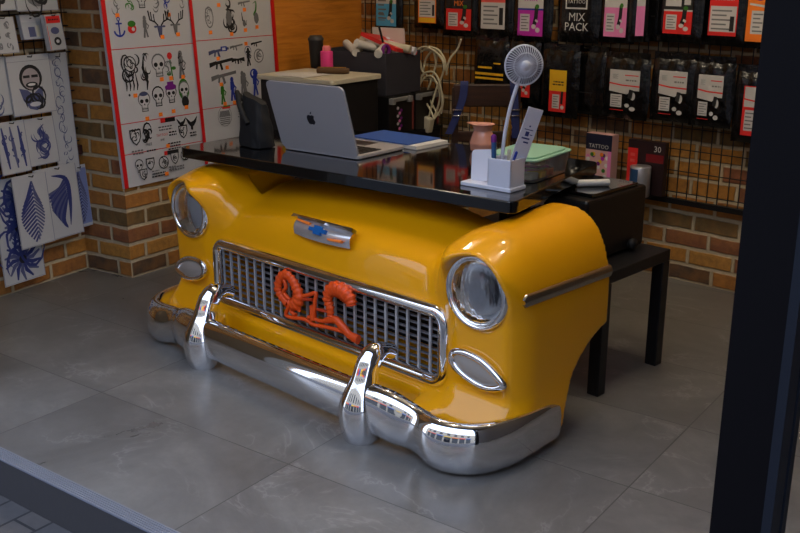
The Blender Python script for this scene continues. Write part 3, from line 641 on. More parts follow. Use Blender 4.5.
def anchor(f, x, z, s, m=BLUE):
    s *= 1.22
    f.stroke([(x, z+.38*s), (x, z-.4*s)], .09*s, m); f.stroke([(x-.2*s, z+.22*s), (x+.2*s, z+.22*s)], .08*s, m); f.stroke(arc(x, z-.08*s, .33*s, 190, 350, 10), .1*s, m); f.stroke(arc(x, z+.45*s, .09*s, 0, 360, 10), .05*s, m)
def gun(f, x, z, s, m=INK, g=1):
    s *= 1.22
    f.stroke([(x-.5*s*g, z-.05*s), (x+.5*s*g, z+.06*s)], .09*s, m); f.poly([(x-.5*s*g, z-.14*s), (x-.2*s*g, z-.06*s), (x-.2*s*g, z+.05*s), (x-.5*s*g, z)], m); f.stroke([(x-.05*s*g, z), (x+.02*s*g, z-.24*s)], .09*s, m); f.stroke([(x-.18*s*g, z-.03*s), (x-.22*s*g, z-.2*s)], .07*s, m)
def shield(f, x, z, s, m=INK, inner=PAPERG):
    s *= 1.22
    o = [(-.4, .45), (.4, .45), (.4, 0), (.25, -.3), (0, -.5), (-.25, -.3), (-.4, 0)]; f.poly([(x+a*s, z+b*s) for a, b in o], m); f.poly([(x+a*s*.8, z+b*s*.8) for a, b in o], inner); swirl(f, x, z, .5*s, .5*s, m, 5, int(x*999) % 91, .16)
def ball(f, x, z, s, m=INK, seed=3):
    s *= 1.22
    f.ell(x, z, .45*s, .45*s, m); f.ell(x, z, .38*s, .38*s, PAPERG); swirl(f, x, z, .6*s, .55*s, m, 7, seed, .13)
def rose(f, x, z, s):
    s *= 1.22
    f.stroke([(x, z+.2*s), (x+.05*s, z-.5*s)], .05*s, GREEN); f.ell(x, z+.32*s, .11*s, .12*s, LRED); f.ell(x+.13*s, z-.1*s, .1*s, .06*s, GREEN); f.ell(x-.1*s, z-.28*s, .1*s, .06*s, GREEN); swirl(f, x-.1*s, z-.1*s, .3*s, .5*s, INKG, 6, 5, .15)
def bird(f, x, z, s, m=INK):
    s *= 1.22
    for g in (-1, 1): f.poly([(x, z), (x+g*.45*s, z+.38*s), (x+g*.3*s, z+.02*s), (x+g*.1*s, z-.2*s)], m)
    f.poly([(x-.08*s, z+.05*s), (x+.1*s, z+.12*s), (x+.04*s, z-.4*s), (x-.12*s, z-.35*s)], m)
def fig(f, x, z, s, m=INKG):
    s *= 1.22
    f.ell(x, z+.36*s, .09*s, .11*s, m); f.stroke([(x, z+.28*s), (x-.02*s, z-.05*s)], .2*s, m); f.stroke([(x-.02*s, z-.02*s), (x-.1*s, z-.48*s)], .1*s, m); f.stroke([(x, z-.02*s), (x+.1*s, z-.46*s)], .09*s, m); f.stroke([(x, z+.22*s), (x+.2*s, z+.02*s), (x+.1*s, z-.1*s)], .06*s, m)
def words(f, x, z, w, m=INKG, n=2, lh=.014):
    rn = random.Random(int(x*777+z*333))
    for k in range(n):
        xx = x-w/2*(1-.2*rn.random())
        while xx < x+w/2:
            l = .006+.012*rn.random(); f.rect(xx, z-k*lh-.0035, min(xx+l, x+w/2), z-k*lh+.0035, m); xx += l+.004

# ------------------------------------------------------------------ posters
PZ0, PZ1 = .462, 1.62
def poster(name, label, x0, x1, left, right, cells):
    lean = .055
    o = thing(name, label, 'poster', LW.w(x0, -.0006, PZ0), LW.a, 'tattoo price posters')
    w = x1-x0; h = PZ1-PZ0; f = MB(); f.box((w/2, -.006, h/2), (w, .012, h), PAPERG); f.y0 = -.0122
    cells(f, w, h)
    if left: f.rect(0, 0, left, h, RED)
    if right: f.rect(w-right, 0, w, h, RED)
    f.v = [(x-lean*z/1.0*(1), y, z) for x, y, z in f.v]
    f.obj('printed_sheet', o); return o
def cellsA(f, w, h):
    for z in (.163, .313, .666): f.rect(.02, z-.0018, w, z+.0018, RED)
    Z = lambda z: float(np.interp(z, [.45, .50, .545, .59, .65, .73, .80, .955, 1.235, 1.40], [.47, .515, .56, .615, .70, .765, .885, 1.035, 1.225, 1.36]))-PZ0
    # row of animal drawings
    for k, (kind) in enumerate(('vine', 'mask', 'face', 'bunny', 'gem', 'girl')):
        x = .085+.078*k; z = Z(1.40)-.002*k
        (swirl(f, x, z, .05, .13, [INKG, GREEN, INK, INKG, BLUE, INKG][k], 9, k+3, .13) if kind != 'face' else skull(f, x, z, .07, INK)); 
        if k in (0, 4): sticker(f, x+.004, z-.077)
    anchor(f, .09, Z(1.235), .075); f.ell(.165, Z(1.225), .026, .022, LRED); f.ell(.165, Z(1.255), .024, .015, GREEN); f.ell(.172, Z(1.222), .010, .009, PAPERG); fig(f, .245, Z(1.235), .09); deer(f, .335, Z(1.235), .11, INKN); deer(f, .435, Z(1.24), .10, INKG); sticker(f, .345, Z(1.155)); sticker(f, .447, Z(1.165))
    swirl(f, .125, Z(.955), .085, .10, INK, 12, 11, .11); ball(f, .125, Z(.985), .07, INK, 17)
    for k in range(4): f.stroke([(.085+.022*k, Z(.93)), (.092+.022*k, Z(.87)), (.088+.021*k, Z(.845))], .009, INK, True)
    swirl(f, .215, Z(.955), .05, .13, INK, 12, 23, .14); f.stroke([(.21, Z(1.03)), (.2, Z(.95)), (.22, Z(.88)), (.212, Z(.84))], .016, INK, True)
    skull(f, .30, Z(.955), .085); rose(f, .375, Z(.95), .12); fig(f, .445, Z(.95), .12, INKG); swirl(f, .445, Z(.96), .04, .1, INK, 6, 8, .15); sticker(f, .31, Z(.885)); sticker(f, .37, Z(.885)); sticker(f, .45, Z(.885)); sticker(f, .135, Z(.82)); f.ell(.10, Z(.825), .006, .006, INK)
    skull(f, .185, Z(.79), .075, INKG); f.ell(.185, Z(.822), .026, .010, INKN); skull(f, .275, Z(.80), .075, INK); skull(f, .36, Z(.805), .07, INK, PURPLE); f.ell(.36, Z(.835), .036, .009, PURPLE)
    f.ell(.445, Z(.82), .036, .055, GREEN); skull(f, .447, Z(.815), .068, INKG); f.ell(.447, Z(.775), .024, .028, INK); 
    for x, z in ((.19, .742), (.277, .748), (.362, .752), (.45, .758)): sticker(f, x, Z(z))
    f.rect(.27, Z(.715), .36, Z(.735), LRED); f.rect(.30, Z(.715), .365, Z(.735), INK)
    for k in range(3): f.ell(.09+.018*k, Z(.70), .005, .006, INK, 5)
    shield(f, .105, Z(.655), .07); swirl(f, .175, Z(.665), .07, .06, INK, 10, 31, .14); words(f, .295, Z(.69), .09, INKG, 2); f.text('TATTOO', .27, Z(.645), .018, LRED); f.text('INK', .27, Z(.628), .016, INK); words(f, .34, Z(.65), .05, INK, 2); bird(f, .405, Z(.695), .06); shield(f, .41, Z(.645), .06); bird(f, .475, Z(.685), .075); words(f, .475, Z(.635), .045, INK, 2)
    f.text('FREE', .18, Z(.62), .02, INK); words(f, .105, Z(.605), .07, INKG, 2); words(f, .19, Z(.598), .07, INK, 1); words(f, .34, Z(.61), .09, INK, 3); sticker(f, .30, Z(.603))
    f.rect(.27, Z(.568), .36, Z(.585), LRED); f.rect(.29, Z(.568), .365, Z(.585), INK)
    skull(f, .105, Z(.545), .05, INK); shield(f, .175, Z(.545), .055); ball(f, .26, Z(.54), .06, INK, 41); shield(f, .335, Z(.55), .055); ball(f, .405, Z(.555), .055, INK, 43); shield(f, .47, Z(.56), .045)
    words(f, .20, Z(.505), .05); words(f, .22, Z(.49), .09, INK, 2); shield(f, .125, Z(.50), .05); words(f, .31, Z(.51), .05); words(f, .34, Z(.505), .1, INKG, 2); sticker(f, .27, Z(.477))
def cellsB(f, w, h):
    Z = lambda z: float(np.interp(z, [.55, .60, .70, .785, .86, .94, 1.005, 1.08, 1.2, 1.36], [.685, .735, .80, .875, .95, 1.02, 1.08, 1.14, 1.235, 1.37]))-PZ0
    for z in (.325, .676): f.rect(0, z-.0018, w, z+.0018, RED)
    xs = lambda px: .045+px*.00098
    f.ell(.11, Z(1.22), .03, .055, INKG); f.ell(.11, Z(1.22), .024, .048, PAPERG); swirl(f, .11, Z(1.22), .045, .1, INKG, 10, 5, .1); sticker(f, .11, Z(1.125)); sticker(f, .1, Z(1.345)); f.ell(.165, Z(1.36), .02, .024, LYEL); sticker(f, .185, Z(1.29))
    swirl(f, .25, Z(1.26), .06, .09, INK, 12, 9, .16); swirl(f, .25, Z(1.19), .075, .10, INK, 14, 10, .14); f.ell(.25, Z(1.21), .022, .04, INKG); sticker(f, .26, Z(1.105)); sticker(f, .29, Z(1.35)); sticker(f, .37, Z(1.355)); sticker(f, .43, Z(1.34))
    gun(f, .37, Z(1.30), .075, INKG); sticker(f, .37, Z(1.255)); f.stroke([(.345, Z(1.24)), (.35, Z(1.19)), (.375, Z(1.16)), (.38, Z(1.19))], .01, INK, True); f.ell(.36, Z(1.17), .012, .018, INKG); sticker(f, .365, Z(1.125)); f.stroke(spline([(.435, Z(1.29)), (.46, Z(1.30)), (.455, Z(1.25)), (.44, Z(1.22)), (.47, Z(1.19)), (.45, Z(1.16))], 5), .012, GREEN, True); f.ell(.455, Z(1.20), .018, .03, INKG); sticker(f, .455, Z(1.14))
    gun(f, .155, Z(1.005), .12, INKN); f.rect(.17, Z(1.0), .215, Z(1.03), BLUE); f.rect(.18, Z(1.005), .205, Z(1.022), PAPERG); gun(f, .285, Z(1.025), .08, INKG); sticker(f, .36, Z(1.035)); gun(f, .44, Z(1.035), .07, INK)
    gun(f, .165, Z(.94), .14); sticker(f, .145, Z(.962)); sticker(f, .205, Z(.905)); gun(f, .29, Z(.945), .08, INK); gun(f, .29, Z(.945), .08, INK, -1); skull(f, .37, Z(.98), .05, INKN); fig(f, .37, Z(.955), .085, INK); ball(f, .45, Z(.955), .07, INKG, 61)
    gun(f, .175, Z(.86), .15, INKG); fig(f, .155, Z(.765), .10, GREEN); sticker(f, .15, Z(.815)); sticker(f, .165, Z(.70)); fig(f, .23, Z(.785), .11, BLUE); f.ell(.235, Z(.8), .012, .016, BLUE); sticker(f, .235, Z(.70)); fig(f, .31, Z(.81), .11, INKG); fig(f, .325, Z(.80), .11, INKG); f.ell(.40, Z(.85), .03, .028, BLUE); f.ell(.40, Z(.853), .018, .016, PAPERG); fig(f, .405, Z(.80), .12, BLUE)
    f.ell(.155, Z(.60), .052, .055, INKG); f.ell(.155, Z(.60), .049, .052, PAPERG)
    for k in range(9): f.stroke([(.113+.002*abs(k-4), Z(.64-.01*k)), (.197-.002*abs(k-4), Z(.64-.01*k))], .006, INKG)
    f.rect(.14, Z(.66), .20, Z(.68), LRED); f.rect(.15, Z(.675), .2, Z(.685), GREEN); words(f, .3, Z(.62), .1, INKG, 3)
poster('tattoo_poster', 'white tattoo price poster with wide red left edge, skulls and deer heads', -.012, .545, .024, .022, cellsA)
poster('tattoo_poster', 'white tattoo price poster with guns and red right edge, beside the plywood panel', .547, 1.150, 0, .03, cellsB)

# ------------------------------------------------------------------ hanging sheets, left wall
rk = thing('sheet_rack', 'dark wire rack on the left brick wall behind the hanging tattoo sheets', 'rack', DW.w(0, 0), DW.a)
mb = MB()
for k in range(14): mb.box((-.03-.06*k, -.02, .88), (.0035, .0035, 1.2), STEELB)
for k in range(19): mb.box((-.42, -.025, .30+.062*k), (.85, .005, .005), STEELB)
mb.obj('wire_grid', rk)
def on_wall(fr, px, py, off):                           # where a line of sight meets the plane lying off metres before a wall
    r = cam_ray(px, py); nn_ = -fr.n; t = (off+fr.o@nn_)/(r[:2]@nn_); p = r[:2]*t; return float((p-fr.o)@fr.d), float(CAM_H+t*r[2])
def sheet(label, name, cat, x0, x1, y0, y1, off, art, m=mat('sheet_paper', (.68, .68, .685), .7), lean=0, th=.003, hook=True):
    a = on_wall(DW, x0, y0, off); b = on_wall(DW, x1, y1, off); c = on_wall(DW, x1, y0, off); w = b[0]-a[0] if not lean else c[0]-a[0]-0; w = abs(on_wall(DW, x1, (y0+y1)/2, off)[0]-on_wall(DW, x0, (y0+y1)/2, off)[0]); h = abs(a[1]-on_wall(DW, x0, y1, off)[1])
    x = on_wall(DW, (x0+x1)/2, y0, off)[0]; o = thing(name, label, cat, DW.w(x, -off, a[1]-h), DW.a+R(lean), 'hanging tattoo sheets')
    f = MB(); f.box((0, 0, h/2), (w, th, h), m); f.y0 = -th/2; f.stroke([(-w*.49, h*.99), (-w*.49, .01*h), (w*.49, .01*h), (w*.49, h*.99)], .004, mat('sleeve_edge', (.50, .51, .56), .5)); art(f, w, h); f.v = [(p[0], p[1]-.02*(1-p[2]/h)*(h > .1), p[2]) for p in f.v]; f.obj('printed_sheet', o)
    if hook: f = MB(); f.tube([(0, off-.022, h*.955), (0, .004, h*.97), (0, -.03, h*.972), (0, -.034, h*1.0)], .0022, STEELB, 6); rkh = f.obj('hook', rk); rkh.location = (x, -off, a[1]-h)
    return o
def art_face(f, w, h):
    f.rect(-w/2, h*.90, w/2, h*.905, INKG); f.ell(0, h*.62, w*.26, h*.22, INK, 20); f.ell(0, h*.60, w*.20, h*.18, mat('skin_print', (.62, .58, .58), .7), 20); f.rect(-w*.17, h*.62, -w*.02, h*.665, INK); f.rect(w*.02, h*.62, w*.17, h*.665, INK); f.ell(0, h*.50, w*.14, h*.05, INK); f.ell(0, h*.505, w*.09, h*.022, PAPER)
    f.poly([(-w*.30, h*.46), (-w*.12, h*.42), (0, h*.34), (w*.14, h*.42), (w*.24, h*.46), (w*.22, h*.18), (w*.05, h*.06), (-w*.12, h*.10), (-w*.24, h*.25)], INKN); swirl(f, 0, h*.28, w*.45, h*.28, INK, 9, 4, .1); f.ell(w*.02, h*.17, w*.13, h*.04, PAPERG)
def art_dragon(f, w, h):
    f.stroke(spline([(-.2*w, .15*h), (.15*w, .2*h), (-.1*w, .42*h), (.2*w, .55*h), (-.05*w, .7*h), (.15*w, .85*h)], 6), .16*w, INKN, True); swirl(f, 0, .5*h, .5*w, .6*h, INKB, 12, 6, .09)
def art_wing(f, w, h):
    for k in range(12): t = k/11; f.stroke(spline([(.22*w, (.85-.3*t)*h), (.05*w-.2*w*(1-abs(2*t-1)), (.68-.42*t)*h), (-.32*w+.45*w*t, (.62-.5*t)*h)], 4), .095*w, INKB if k % 2 else INKN, True)
    f.stroke(spline([(-.1*w, .88*h), (.22*w, .8*h), (.26*w, .5*h), (.2*w, .15*h)], 5), .10*w, INKB, True)
def art_feather(f, w, h):
    for k in range(15):
        t = k/14; f.stroke([(.05*w, (.9-.75*t)*h), (-.38*w*sin(pi*(t*.8+.15)), (.66-.60*t)*h)], .085*w, INKB, True); f.stroke([(.05*w, (.9-.75*t)*h), (.3*w*sin(pi*(t*.8+.15)), (.7-.62*t)*h)], .07*w, INKN, True)
def art_flower(f, w, h):
    for cz, r in ((.8, .32), (.52, .3), (.22, .4)):
        for k in range(14): a = 2*pi*k/14; f.stroke([(0, cz*h), (r*w*cos(a)*.6, cz*h+r*w*sin(a)*.6), (r*w*cos(a+.25)*1.1, cz*h+r*w*sin(a+.25)*1.1)], .09*w, INKB if k % 2 else INKN, True)
        f.ell(0, cz*h, .09*w, .09*w, INK)
    swirl(f, 0, h*.5, w*.9, h*.95, INKB, 22, 2, .07)
def art_stripes(f, w, h):
    for k in range(3): f.stroke([(-.3*w+.28*w*k, .9*h), (-.26*w+.28*w*k, .5*h), (-.22*w+.28*w*k, .1*h)], .12*w, INKB if k != 1 else INKN, True); swirl(f, -.26*w+.28*w*k, .5*h, .2*w, .7*h, INKB, 6, k, .2)
def art_words(f, w, h): 
    for k in range(12): swirl(f, 0, h*(.08+.076*k), w*.4, h*.06, INKN, 3, k+7, .1)
def art_red(f, w, h): f.rect(-w*.42, h*.76, w*.42, h*.96, LRED); words(f, 0, h*.86, w*.6, INK, 1); f.ell(0, h*.55, w*.26, h*.10, INKN); f.ell(w*.05, h*.25, w*.22, h*.12, INK); f.ell(w*.05, h*.25, w*.1, h*.05, PAPERG); f.stroke([(-w*.42, .7*h), (-w*.42, .03*h)], .03*w, LRED)
def art_pack(f, w, h): f.rect(-w*.45, h*.7, w*.45, h*.97, PAPERG); f.ell(0, h*.85, .06*w, .03*h, INK); f.rect(-w*.2, h*.1, w*.1, h*.5, INKN); f.rect(w*.15, h*.1, w*.32, h*.55, CREAM)
def art_bits(f, w, h):
    for r in range(3):
        for c in range(2): swirl(f, -w*.2+.4*w*c, h*(.2+.28*r), w*.2, h*.1, INKG, 4, r*2+c, .25)
def art_dark(f, w, h): f.ell(0, h*.5, w*.32, h*.42, INKG); swirl(f, 0, h*.5, w*.6, h*.8, INK, 14, 3, .08)
def art_blue(f, w, h):
    f.rect(-w*.4, h*.05, w*.4, h*.95, mat('print_pale_blue', (.45, .5, .68), .7)); art_feather(f, w, h)
PALE = mat('paper_pale', (.68, .69, .71), .6)
sheet('wide white tattoo sheet with dark shading, topmost on the left rack', 'tattoo_sheet', 'sheet', 9, 51, -40, 12, .09, art_dark)
sheet('white sheet with dark shading cut by the photo\'s top left corner', 'tattoo_sheet', 'sheet', -32, 8, -40, 12, .085, art_dark)
sheet('small white card with a red header hanging on the left rack', 'tattoo_card', 'card', 40, 60, 15, 51, .11, art_red, lean=10, th=.02)
sheet('small pale blister pack left of the red headed card', 'tattoo_pack', 'pack', 17, 39, 15, 40, .06, art_pack, PALE, th=.02)
sheet('white sheet of small motifs at the left photo edge beside the pale blister pack', 'tattoo_sheet', 'sheet', -14, 13, 18, 55, .10, art_bits)
sheet('tall narrow pale sheet of lettering right of the bearded face sheet', 'tattoo_sheet', 'sheet', 44, 66, 54, 178, .04, art_words, PALE)
sheet('white tattoo sheet printed with a large bearded man\'s face', 'tattoo_sheet', 'sheet', 5, 49, 57, 118, .09, art_face)
sheet('plain pale sheet left of the bearded face sheet', 'tattoo_sheet', 'sheet', -36, 6, 60, 121, .08, art_words)
sheet('white tattoo sheet with a coiled grey-blue dragon', 'tattoo_sheet', 'sheet', 22, 53, 120, 168, .075, art_dragon)
sheet('white sheet with blue vertical stripe tattoos left of the dragon sheet', 'tattoo_sheet', 'sheet', -6, 24, 124, 177, .085, art_stripes)
sheet('long sheet covered in blue flower tattoos reaching nearly to the floor', 'tattoo_sheet', 'sheet', -10, 33, 182, 291, .05, art_flower)
sheet('white sheet with a blue spread wing, between flower sheet and large feather sheet', 'tattoo_sheet', 'sheet', 11, 46, 178, 252, .10, art_feather)
sheet('white sheet with a single dark blue folded wing on the left rack', 'tattoo_sheet', 'sheet', 33, 76, 171, 245, .085, art_wing)
sheet('blue printed sheet nearest to the brick corner, rightmost on the left rack', 'tattoo_sheet', 'sheet', 65, 87, 168, 231, .05, art_blue, PALE)
mb = MB(); mb.box((-.26, -.03, .628), (.60, .03, .045), mat('maroon_bar', (.20, .10, .10), .5)); mb.obj('shelf_bar', rk)

# ------------------------------------------------------------------ rack of pouches, back wall
rb = thing('pouch_rack', 'black wire grid rack covering the back brick wall behind the pouches', 'rack', BW.w(0, 0), BW.a)
mb = MB()
for k in range(58): mb.box((-2.12+.0525*k, -.035, .97), (.004, .004, 1.14), STEELB)
for k in range(11): mb.box((-.62, -.039, .45+.105*k), (3.04, .004, .004), STEELB)
mb.obj('wire_grid', rb); mb = MB(); mb.box((-.62, -.036, .405), (3.04, .022, .026), STEELB); mb.obj('bottom_rail', rb)
def base_label(f, w, h, bg, top=None, box=LWHITE, fig_=True, stripe=None, boxx=-.22):
    f.rect(-w/2, 0, w/2, h, bg)
    if top: f.rect(-w/2, h*.56, w/2, h, top)
    if stripe: f.rect(-w/2, h*.54, w/2, h*.58, stripe)
    if box: f.rect(w*boxx-w*.19, h*.10, w*boxx+w*.19, h*.46, box); words_in(f, w*boxx, h*.12, h*.44, w*.30)
    if fig_: f.stroke([(w*.24, h*.62), (w*.22, h*.40), (w*.16, h*.24)], w*.15, INK); f.ell(w*.26, h*.62, w*.08, h*.05, GREEN); f.ell(w*.14, h*.2, w*.09, h*.05, LWHITE); f.ell(w*.30, h*.13, w*.09, h*.055, LWHITE); f.stroke([(w*.20, h*.34), (w*.30, h*.30)], w*.07, LWHITE)
def words_in(f, x, z0, z1, w, m=INKG):
    n = 5
    for k in range(n): f.rect(x-w/2, z0+(z1-z0)*(k+.25)/n, x+w/2*(1-.5*(k % 2)), z0+(z1-z0)*(k+.6)/n, m)
def lab_blue(f, w, h): base_label(f, w, h, LBLUE, LWHITE, LBLUE); f.rect(-w*.45, h*.86, w*.45, h*.95, LRED); words_in(f, -.2*w, h*.15, h*.7, w*.4)
def lab_yel(f, w, h): f.rect(-w/2, 0, w/2, h, LORANGE); f.rect(-w*.44, h*.16, w*.44, h*.62, LWHITE); f.rect(-w*.44, h*.02, w*.44, h*.14, LYEL); f.rect(-w*.44, h*.64, w*.44, h*.96, LYEL); words_in(f, -.1*w, h*.2, h*.6, w*.6); f.rect(w*.28, h*.2, w*.4, h*.5, INK); words(f, 0, h*.8, w*.7, LRED, 1)
def lab_red(f, w, h): base_label(f, w, h, LRED, POUCH); f.rect(-w*.42, h*.84, w*.42, h*.90, LRED); f.text('MIX', 0, h*.70, w*.22, LORANGE)
def lab_coral(f, w, h): f.rect(-w/2, 0, w/2, h, LWHITE); f.rect(-w/2, h*.62, w/2, h, LCORAL); words_in(f, -.1*w, h*.08, h*.58, w*.6); f.rect(w*.26, h*.1, w*.42, h*.5, INK); f.text('MIX', -.05*w, h*.78, w*.3, LWHITE)
def lab_mag(f, w, h): base_label(f, w, h, MAGENTA, LWHITE, PAPERG, True, BLUE); f.text('mix', .0, h*.80, w*.36, MAGENTA)
def lab_pink(f, w, h): base_label(f, w, h, LPINK, LWHITE, LWHITE, True, LPINK); f.ell(-.15*w, h*.8, w*.13, h*.07, LPINK); f.ell(.2*w, h*.82, w*.1, h*.06, PURPLE)
def lab_black(f, w, h): f.text('MIX', 0, h*.36, w*.34, LWHITE); f.text('PACK', 0, h*.17, w*.34, LWHITE); f.rect(-w*.42, h*.52, w*.36, h*.80, LWHITE); f.rect(-w*.37, h*.55, w*.31, h*.77, POUCH); f.text('TATTOO', -.03*w, h*.66, w*.155, LWHITE); f.stroke(arc(0, h*.92, w*.16, 160, 380, 9), w*.05, LWHITE)
def lab_wred(f, w, h): base_label(f, w, h, LRED, INK, LWHITE, True, LWHITE); f.rect(-w*.45, h*.66, w*.1, h*.95, LWHITE); f.rect(w*.2, h*.7, w*.42, h*.9, LWHITE)
def lab_wht(f, w, h):
    f.poly([(-w/2, h*.46), (w*.1, h*.40), (w*.26, h*.5), (w*.5, h*.5), (w/2, h), (-w/2, h)], LWHITE); f.stroke([(-w/2, h*.66), (-.1*w, h*.62), (w/2, h*.61)], h*.035, LRED); f.rect(w*.0, h*.86, w*.45, h*.885, LRED); words(f, .22*w, h*.75, w*.4, INKG, 1); f.rect(-w*.42, h*.76, -w*.2, h*.90, PAPERG); words_in(f, -.31*w, h*.77, h*.89, w*.18)
    f.rect(-w*.44, h*.06, -w*.06, h*.38, LWHITE); words_in(f, -.25*w, h*.08, h*.36, w*.3); f.ell(.12*w, h*.12, w*.08, h*.05, LWHITE); f.ell(.30*w, h*.04, w*.10, h*.055, LWHITE); f.ell(.30*w, h*.36, w*.08, h*.1, LWHITE); f.stroke([(w*.24, h*.52), (w*.2, h*.30)], w*.14, INK); f.rect(-w*.45, -.02*h, 0, -.005*h, LRED)
def lab_wht2(f, w, h): f.rect(-w/2, 0, w/2, h, LRED); f.rect(-w*.42, h*.58, w*.42, h*.98, LWHITE); f.stroke([(-w/2, h*.74), (w/2, h*.70)], h*.03, LRED); f.rect(-.3*w, h*.1, w*.4, h*.52, LWHITE); words_in(f, .05*w, h*.12, h*.5, w*.6)
def lab_rw(f, w, h): f.rect(-w/2, 0, w/2, h, LRED); f.rect(-w*.46, h*.08, w*.46, h*.60, LWHITE); words_in(f, -.05*w, h*.1, h*.56, w*.7); words(f, 0, h*.8, w*.7, LWHITE, 2); f.rect(w*.25, h*.1, w*.4, h*.4, INK)
def lab_or(f, w, h): base_label(f, w, h, LORANGE, LORANGE, None, False); f.rect(-w*.26, h*.14, w*.42, h*.56, LWHITE); words_in(f, .08*w, h*.16, h*.54, w*.5); f.stroke([(-w*.4, h*.68), (w*.4, h*.64)], h*.04, LWHITE); f.ell(.1*w, h*.84, w*.28, h*.10, PURPLE); f.ell(.1*w, h*.84, w*.18, h*.06, LWHITE)
def lab_str(f, w, h): f.rect(-w/2, h*.30, w/2, h*.37, LYEL); f.rect(-w/2, h*.18, w/2, h*.24, LYEL); f.rect(-w*.4, h*.48, w*.1, h*.54, LYEL); f.rect(w*.15, h*.62, w*.4, h*.66, LYEL)
def lab_yr(f, w, h): f.rect(-w/2, 0, w/2, h, LRED); f.rect(-w/2, h*.5, w/2, h, LYEL); words(f, .02*w, h*.72, w*.7, INK, 2); f.rect(-w*.3, h*.08, w*.12, h*.42, LWHITE); words_in(f, -.1*w, h*.1, h*.4, w*.3); f.stroke([(w*.28, h*.5), (w*.25, h*.2)], w*.14, INK); f.ell(.3*w, h*.12, w*.1, h*.05, LWHITE)
def lab_sliv(f, w, h): f.rect(-w/2, 0, w/2, h, LPINK); f.rect(-w/2, h*.6, w/2, h*.8, LWHITE)
def pouch(label, px0, px1, py0, py1, art, bw, bt, bb, off=.11, lean=0, yaw=0):
    """px/py: where the label is seen; bw: pouch width; bt/bb: film above and below the label"""
    ym = (py0+py1)/2; a = on_wall(BW, px0, ym, off); b = on_wall(BW, px1, ym, off); xm = (px0+px1)/2; t = on_wall(BW, xm, py0, off)[1]; u = on_wall(BW, xm, py1, off)[1]
    x = on_wall(BW, xm, ym, off)[0]; w = (b[0]-a[0])/max(.3, cos(R(yaw))); h = t-u; H = h+bt+bb
    o = thing('hair_pouch', label, 'packet', BW.w(x, -off+.022, u-bb), BW.a+R(yaw), 'black film pouches on the wire rack')
    mb = MB()
    def face(s):
        def g(i, j):
            X = 2*i-1; Zz = 2*j-1; th = .020*(1-abs(X)**5)*(1-abs(Zz)**6); rn = .004*sin(9*X+5*Zz)*(abs(Zz) > .7); return (bw/2*X*(1-.04*Zz*Zz), s*(th+.001)+rn, H*j)
        return g
    mb.grid(face(-1), 15, 17, POUCH); mb.grid(face(1), 15, 17, POUCH)
    mb.obj('pouch', o)
    mb = MB(); mb.box((0, 0, H+.012), (bw*.94, .003, .034), POUCH); 
    for k in range(7): mb.box((0, -.002, H-.002+.0045*k), (bw*.92, .002, .0018), POUCH)
    mb.obj('seal', o)
    f = MB(); f.y0 = -.0215; art(f, w, h); f.v = [(p[0], p[1]+.35*max(0, abs(p[0])/bw-.36)**2, p[2]+bb) for p in f.v]; f.obj('label', o)
    f = MB(); f.tube([(0, off-.06, H+.016), (0, -.012, H+.018), (0, -.05, H+.018), (0, -.055, H+.028)], .0025, CHRD, 6); k = f.obj('hook', rb); k.location = (x, -off+.022, u-bb); k.rotation_euler = (0, 0, R(yaw))
    return o
P = pouch
P('black pouch with a blue label above the dark grey box, leftmost on the rack', 376, 396, -14, 26, lab_blue, .225, .06, .035)
P('black pouch with a yellow and orange label above the coiled cable', 418, 436, -14, 23, lab_yel, .235, .06, .03)
P('black pouch with a red label and a red line at its top', 446, 471, -8, 30, lab_red, .255, .06, .035)
P('black pouch with coral top and white lower label left of the magenta one', 481, 505, -14, 29, lab_coral, .255, .06, .045)
P('black pouch with a magenta and white label above the fan head', 518, 543, -12, 36, lab_mag, .255, .06, .03)
P('black pouch with plain white lettering reading mix pack', 563, 591, -16, 36, lab_black, .25, .06, .035)
P('black pouch with a pink label right of the white lettered pouch', 604, 628, -14, 37, lab_pink, .22, .06, .03, yaw=-6)
P('narrow pouch edge with a pink strip, turned sideways beside the pink label', 635, 641, -14, 36, lab_sliv, .10, .06, .03, .15, yaw=35)
P('black pouch with red label and white box, third from the right in the top row', 663, 694, -8, 34, lab_wred, .25, .06, .04, .13, yaw=-8)
P('black pouch with a red and white label, between red box label and orange label', 709, 739, -14, 36, lab_rw, .225, .06, .045, .12, yaw=-6)
P('black pouch with an orange label beside the dark post', 747, 768, -14, 42, lab_or, .20, .06, .03, .13, yaw=-8)
P('black pouch with yellow stripes hanging left of the fan head', 475, 503, 50, 86, lab_str, .24, .05, .03)
P('black pouch with a red label half hidden behind the fan head', 512, 530, 62, 97, lab_wred, .22, .12, .03, .10)
P('black pouch with a yellow and red label right of the fan head', 549, 566, 70, 112, lab_yr, .235, .10, .03, .12)
P('black pouch with a white label and red stripe, first of three alike, above the case', 609, 639, 70, 110, lab_wht, .255, .055, .045, .12)
P('black pouch with a white label and red stripe, middle of three alike', 658, 686, 71, 114, lab_wht, .245, .055, .04, .12)
P('black pouch with a white label and red stripe, last of three alike towards the post', 697, 722, 75, 119, lab_wht, .215, .055, .04, .12)
P('black pouch with a narrow white and red label at the dark post, lower row', 742, 756, 86, 136, lab_wht2, .17, .06, .035, .12)

def lab_none(f, w, h): f.rect(-w*.3, h*.4, w*.3, h*.42, mat('print_dark_grey', (.16, .16, .17), .4))
P('plain black pouch in the lower row, between yellow and red label and first white label', 575, 597, 70, 108, lab_none, .23, .09, .035, .075)
P('plain black pouch hung deep in the upper row beside the pink strip pouch', 642, 658, -10, 34, lab_none, .21, .06, .035, .075)
P('plain black pouch hung deep in the lower row, behind the fan head', 528, 546, 66, 104, lab_none, .22, .10, .035, .07)

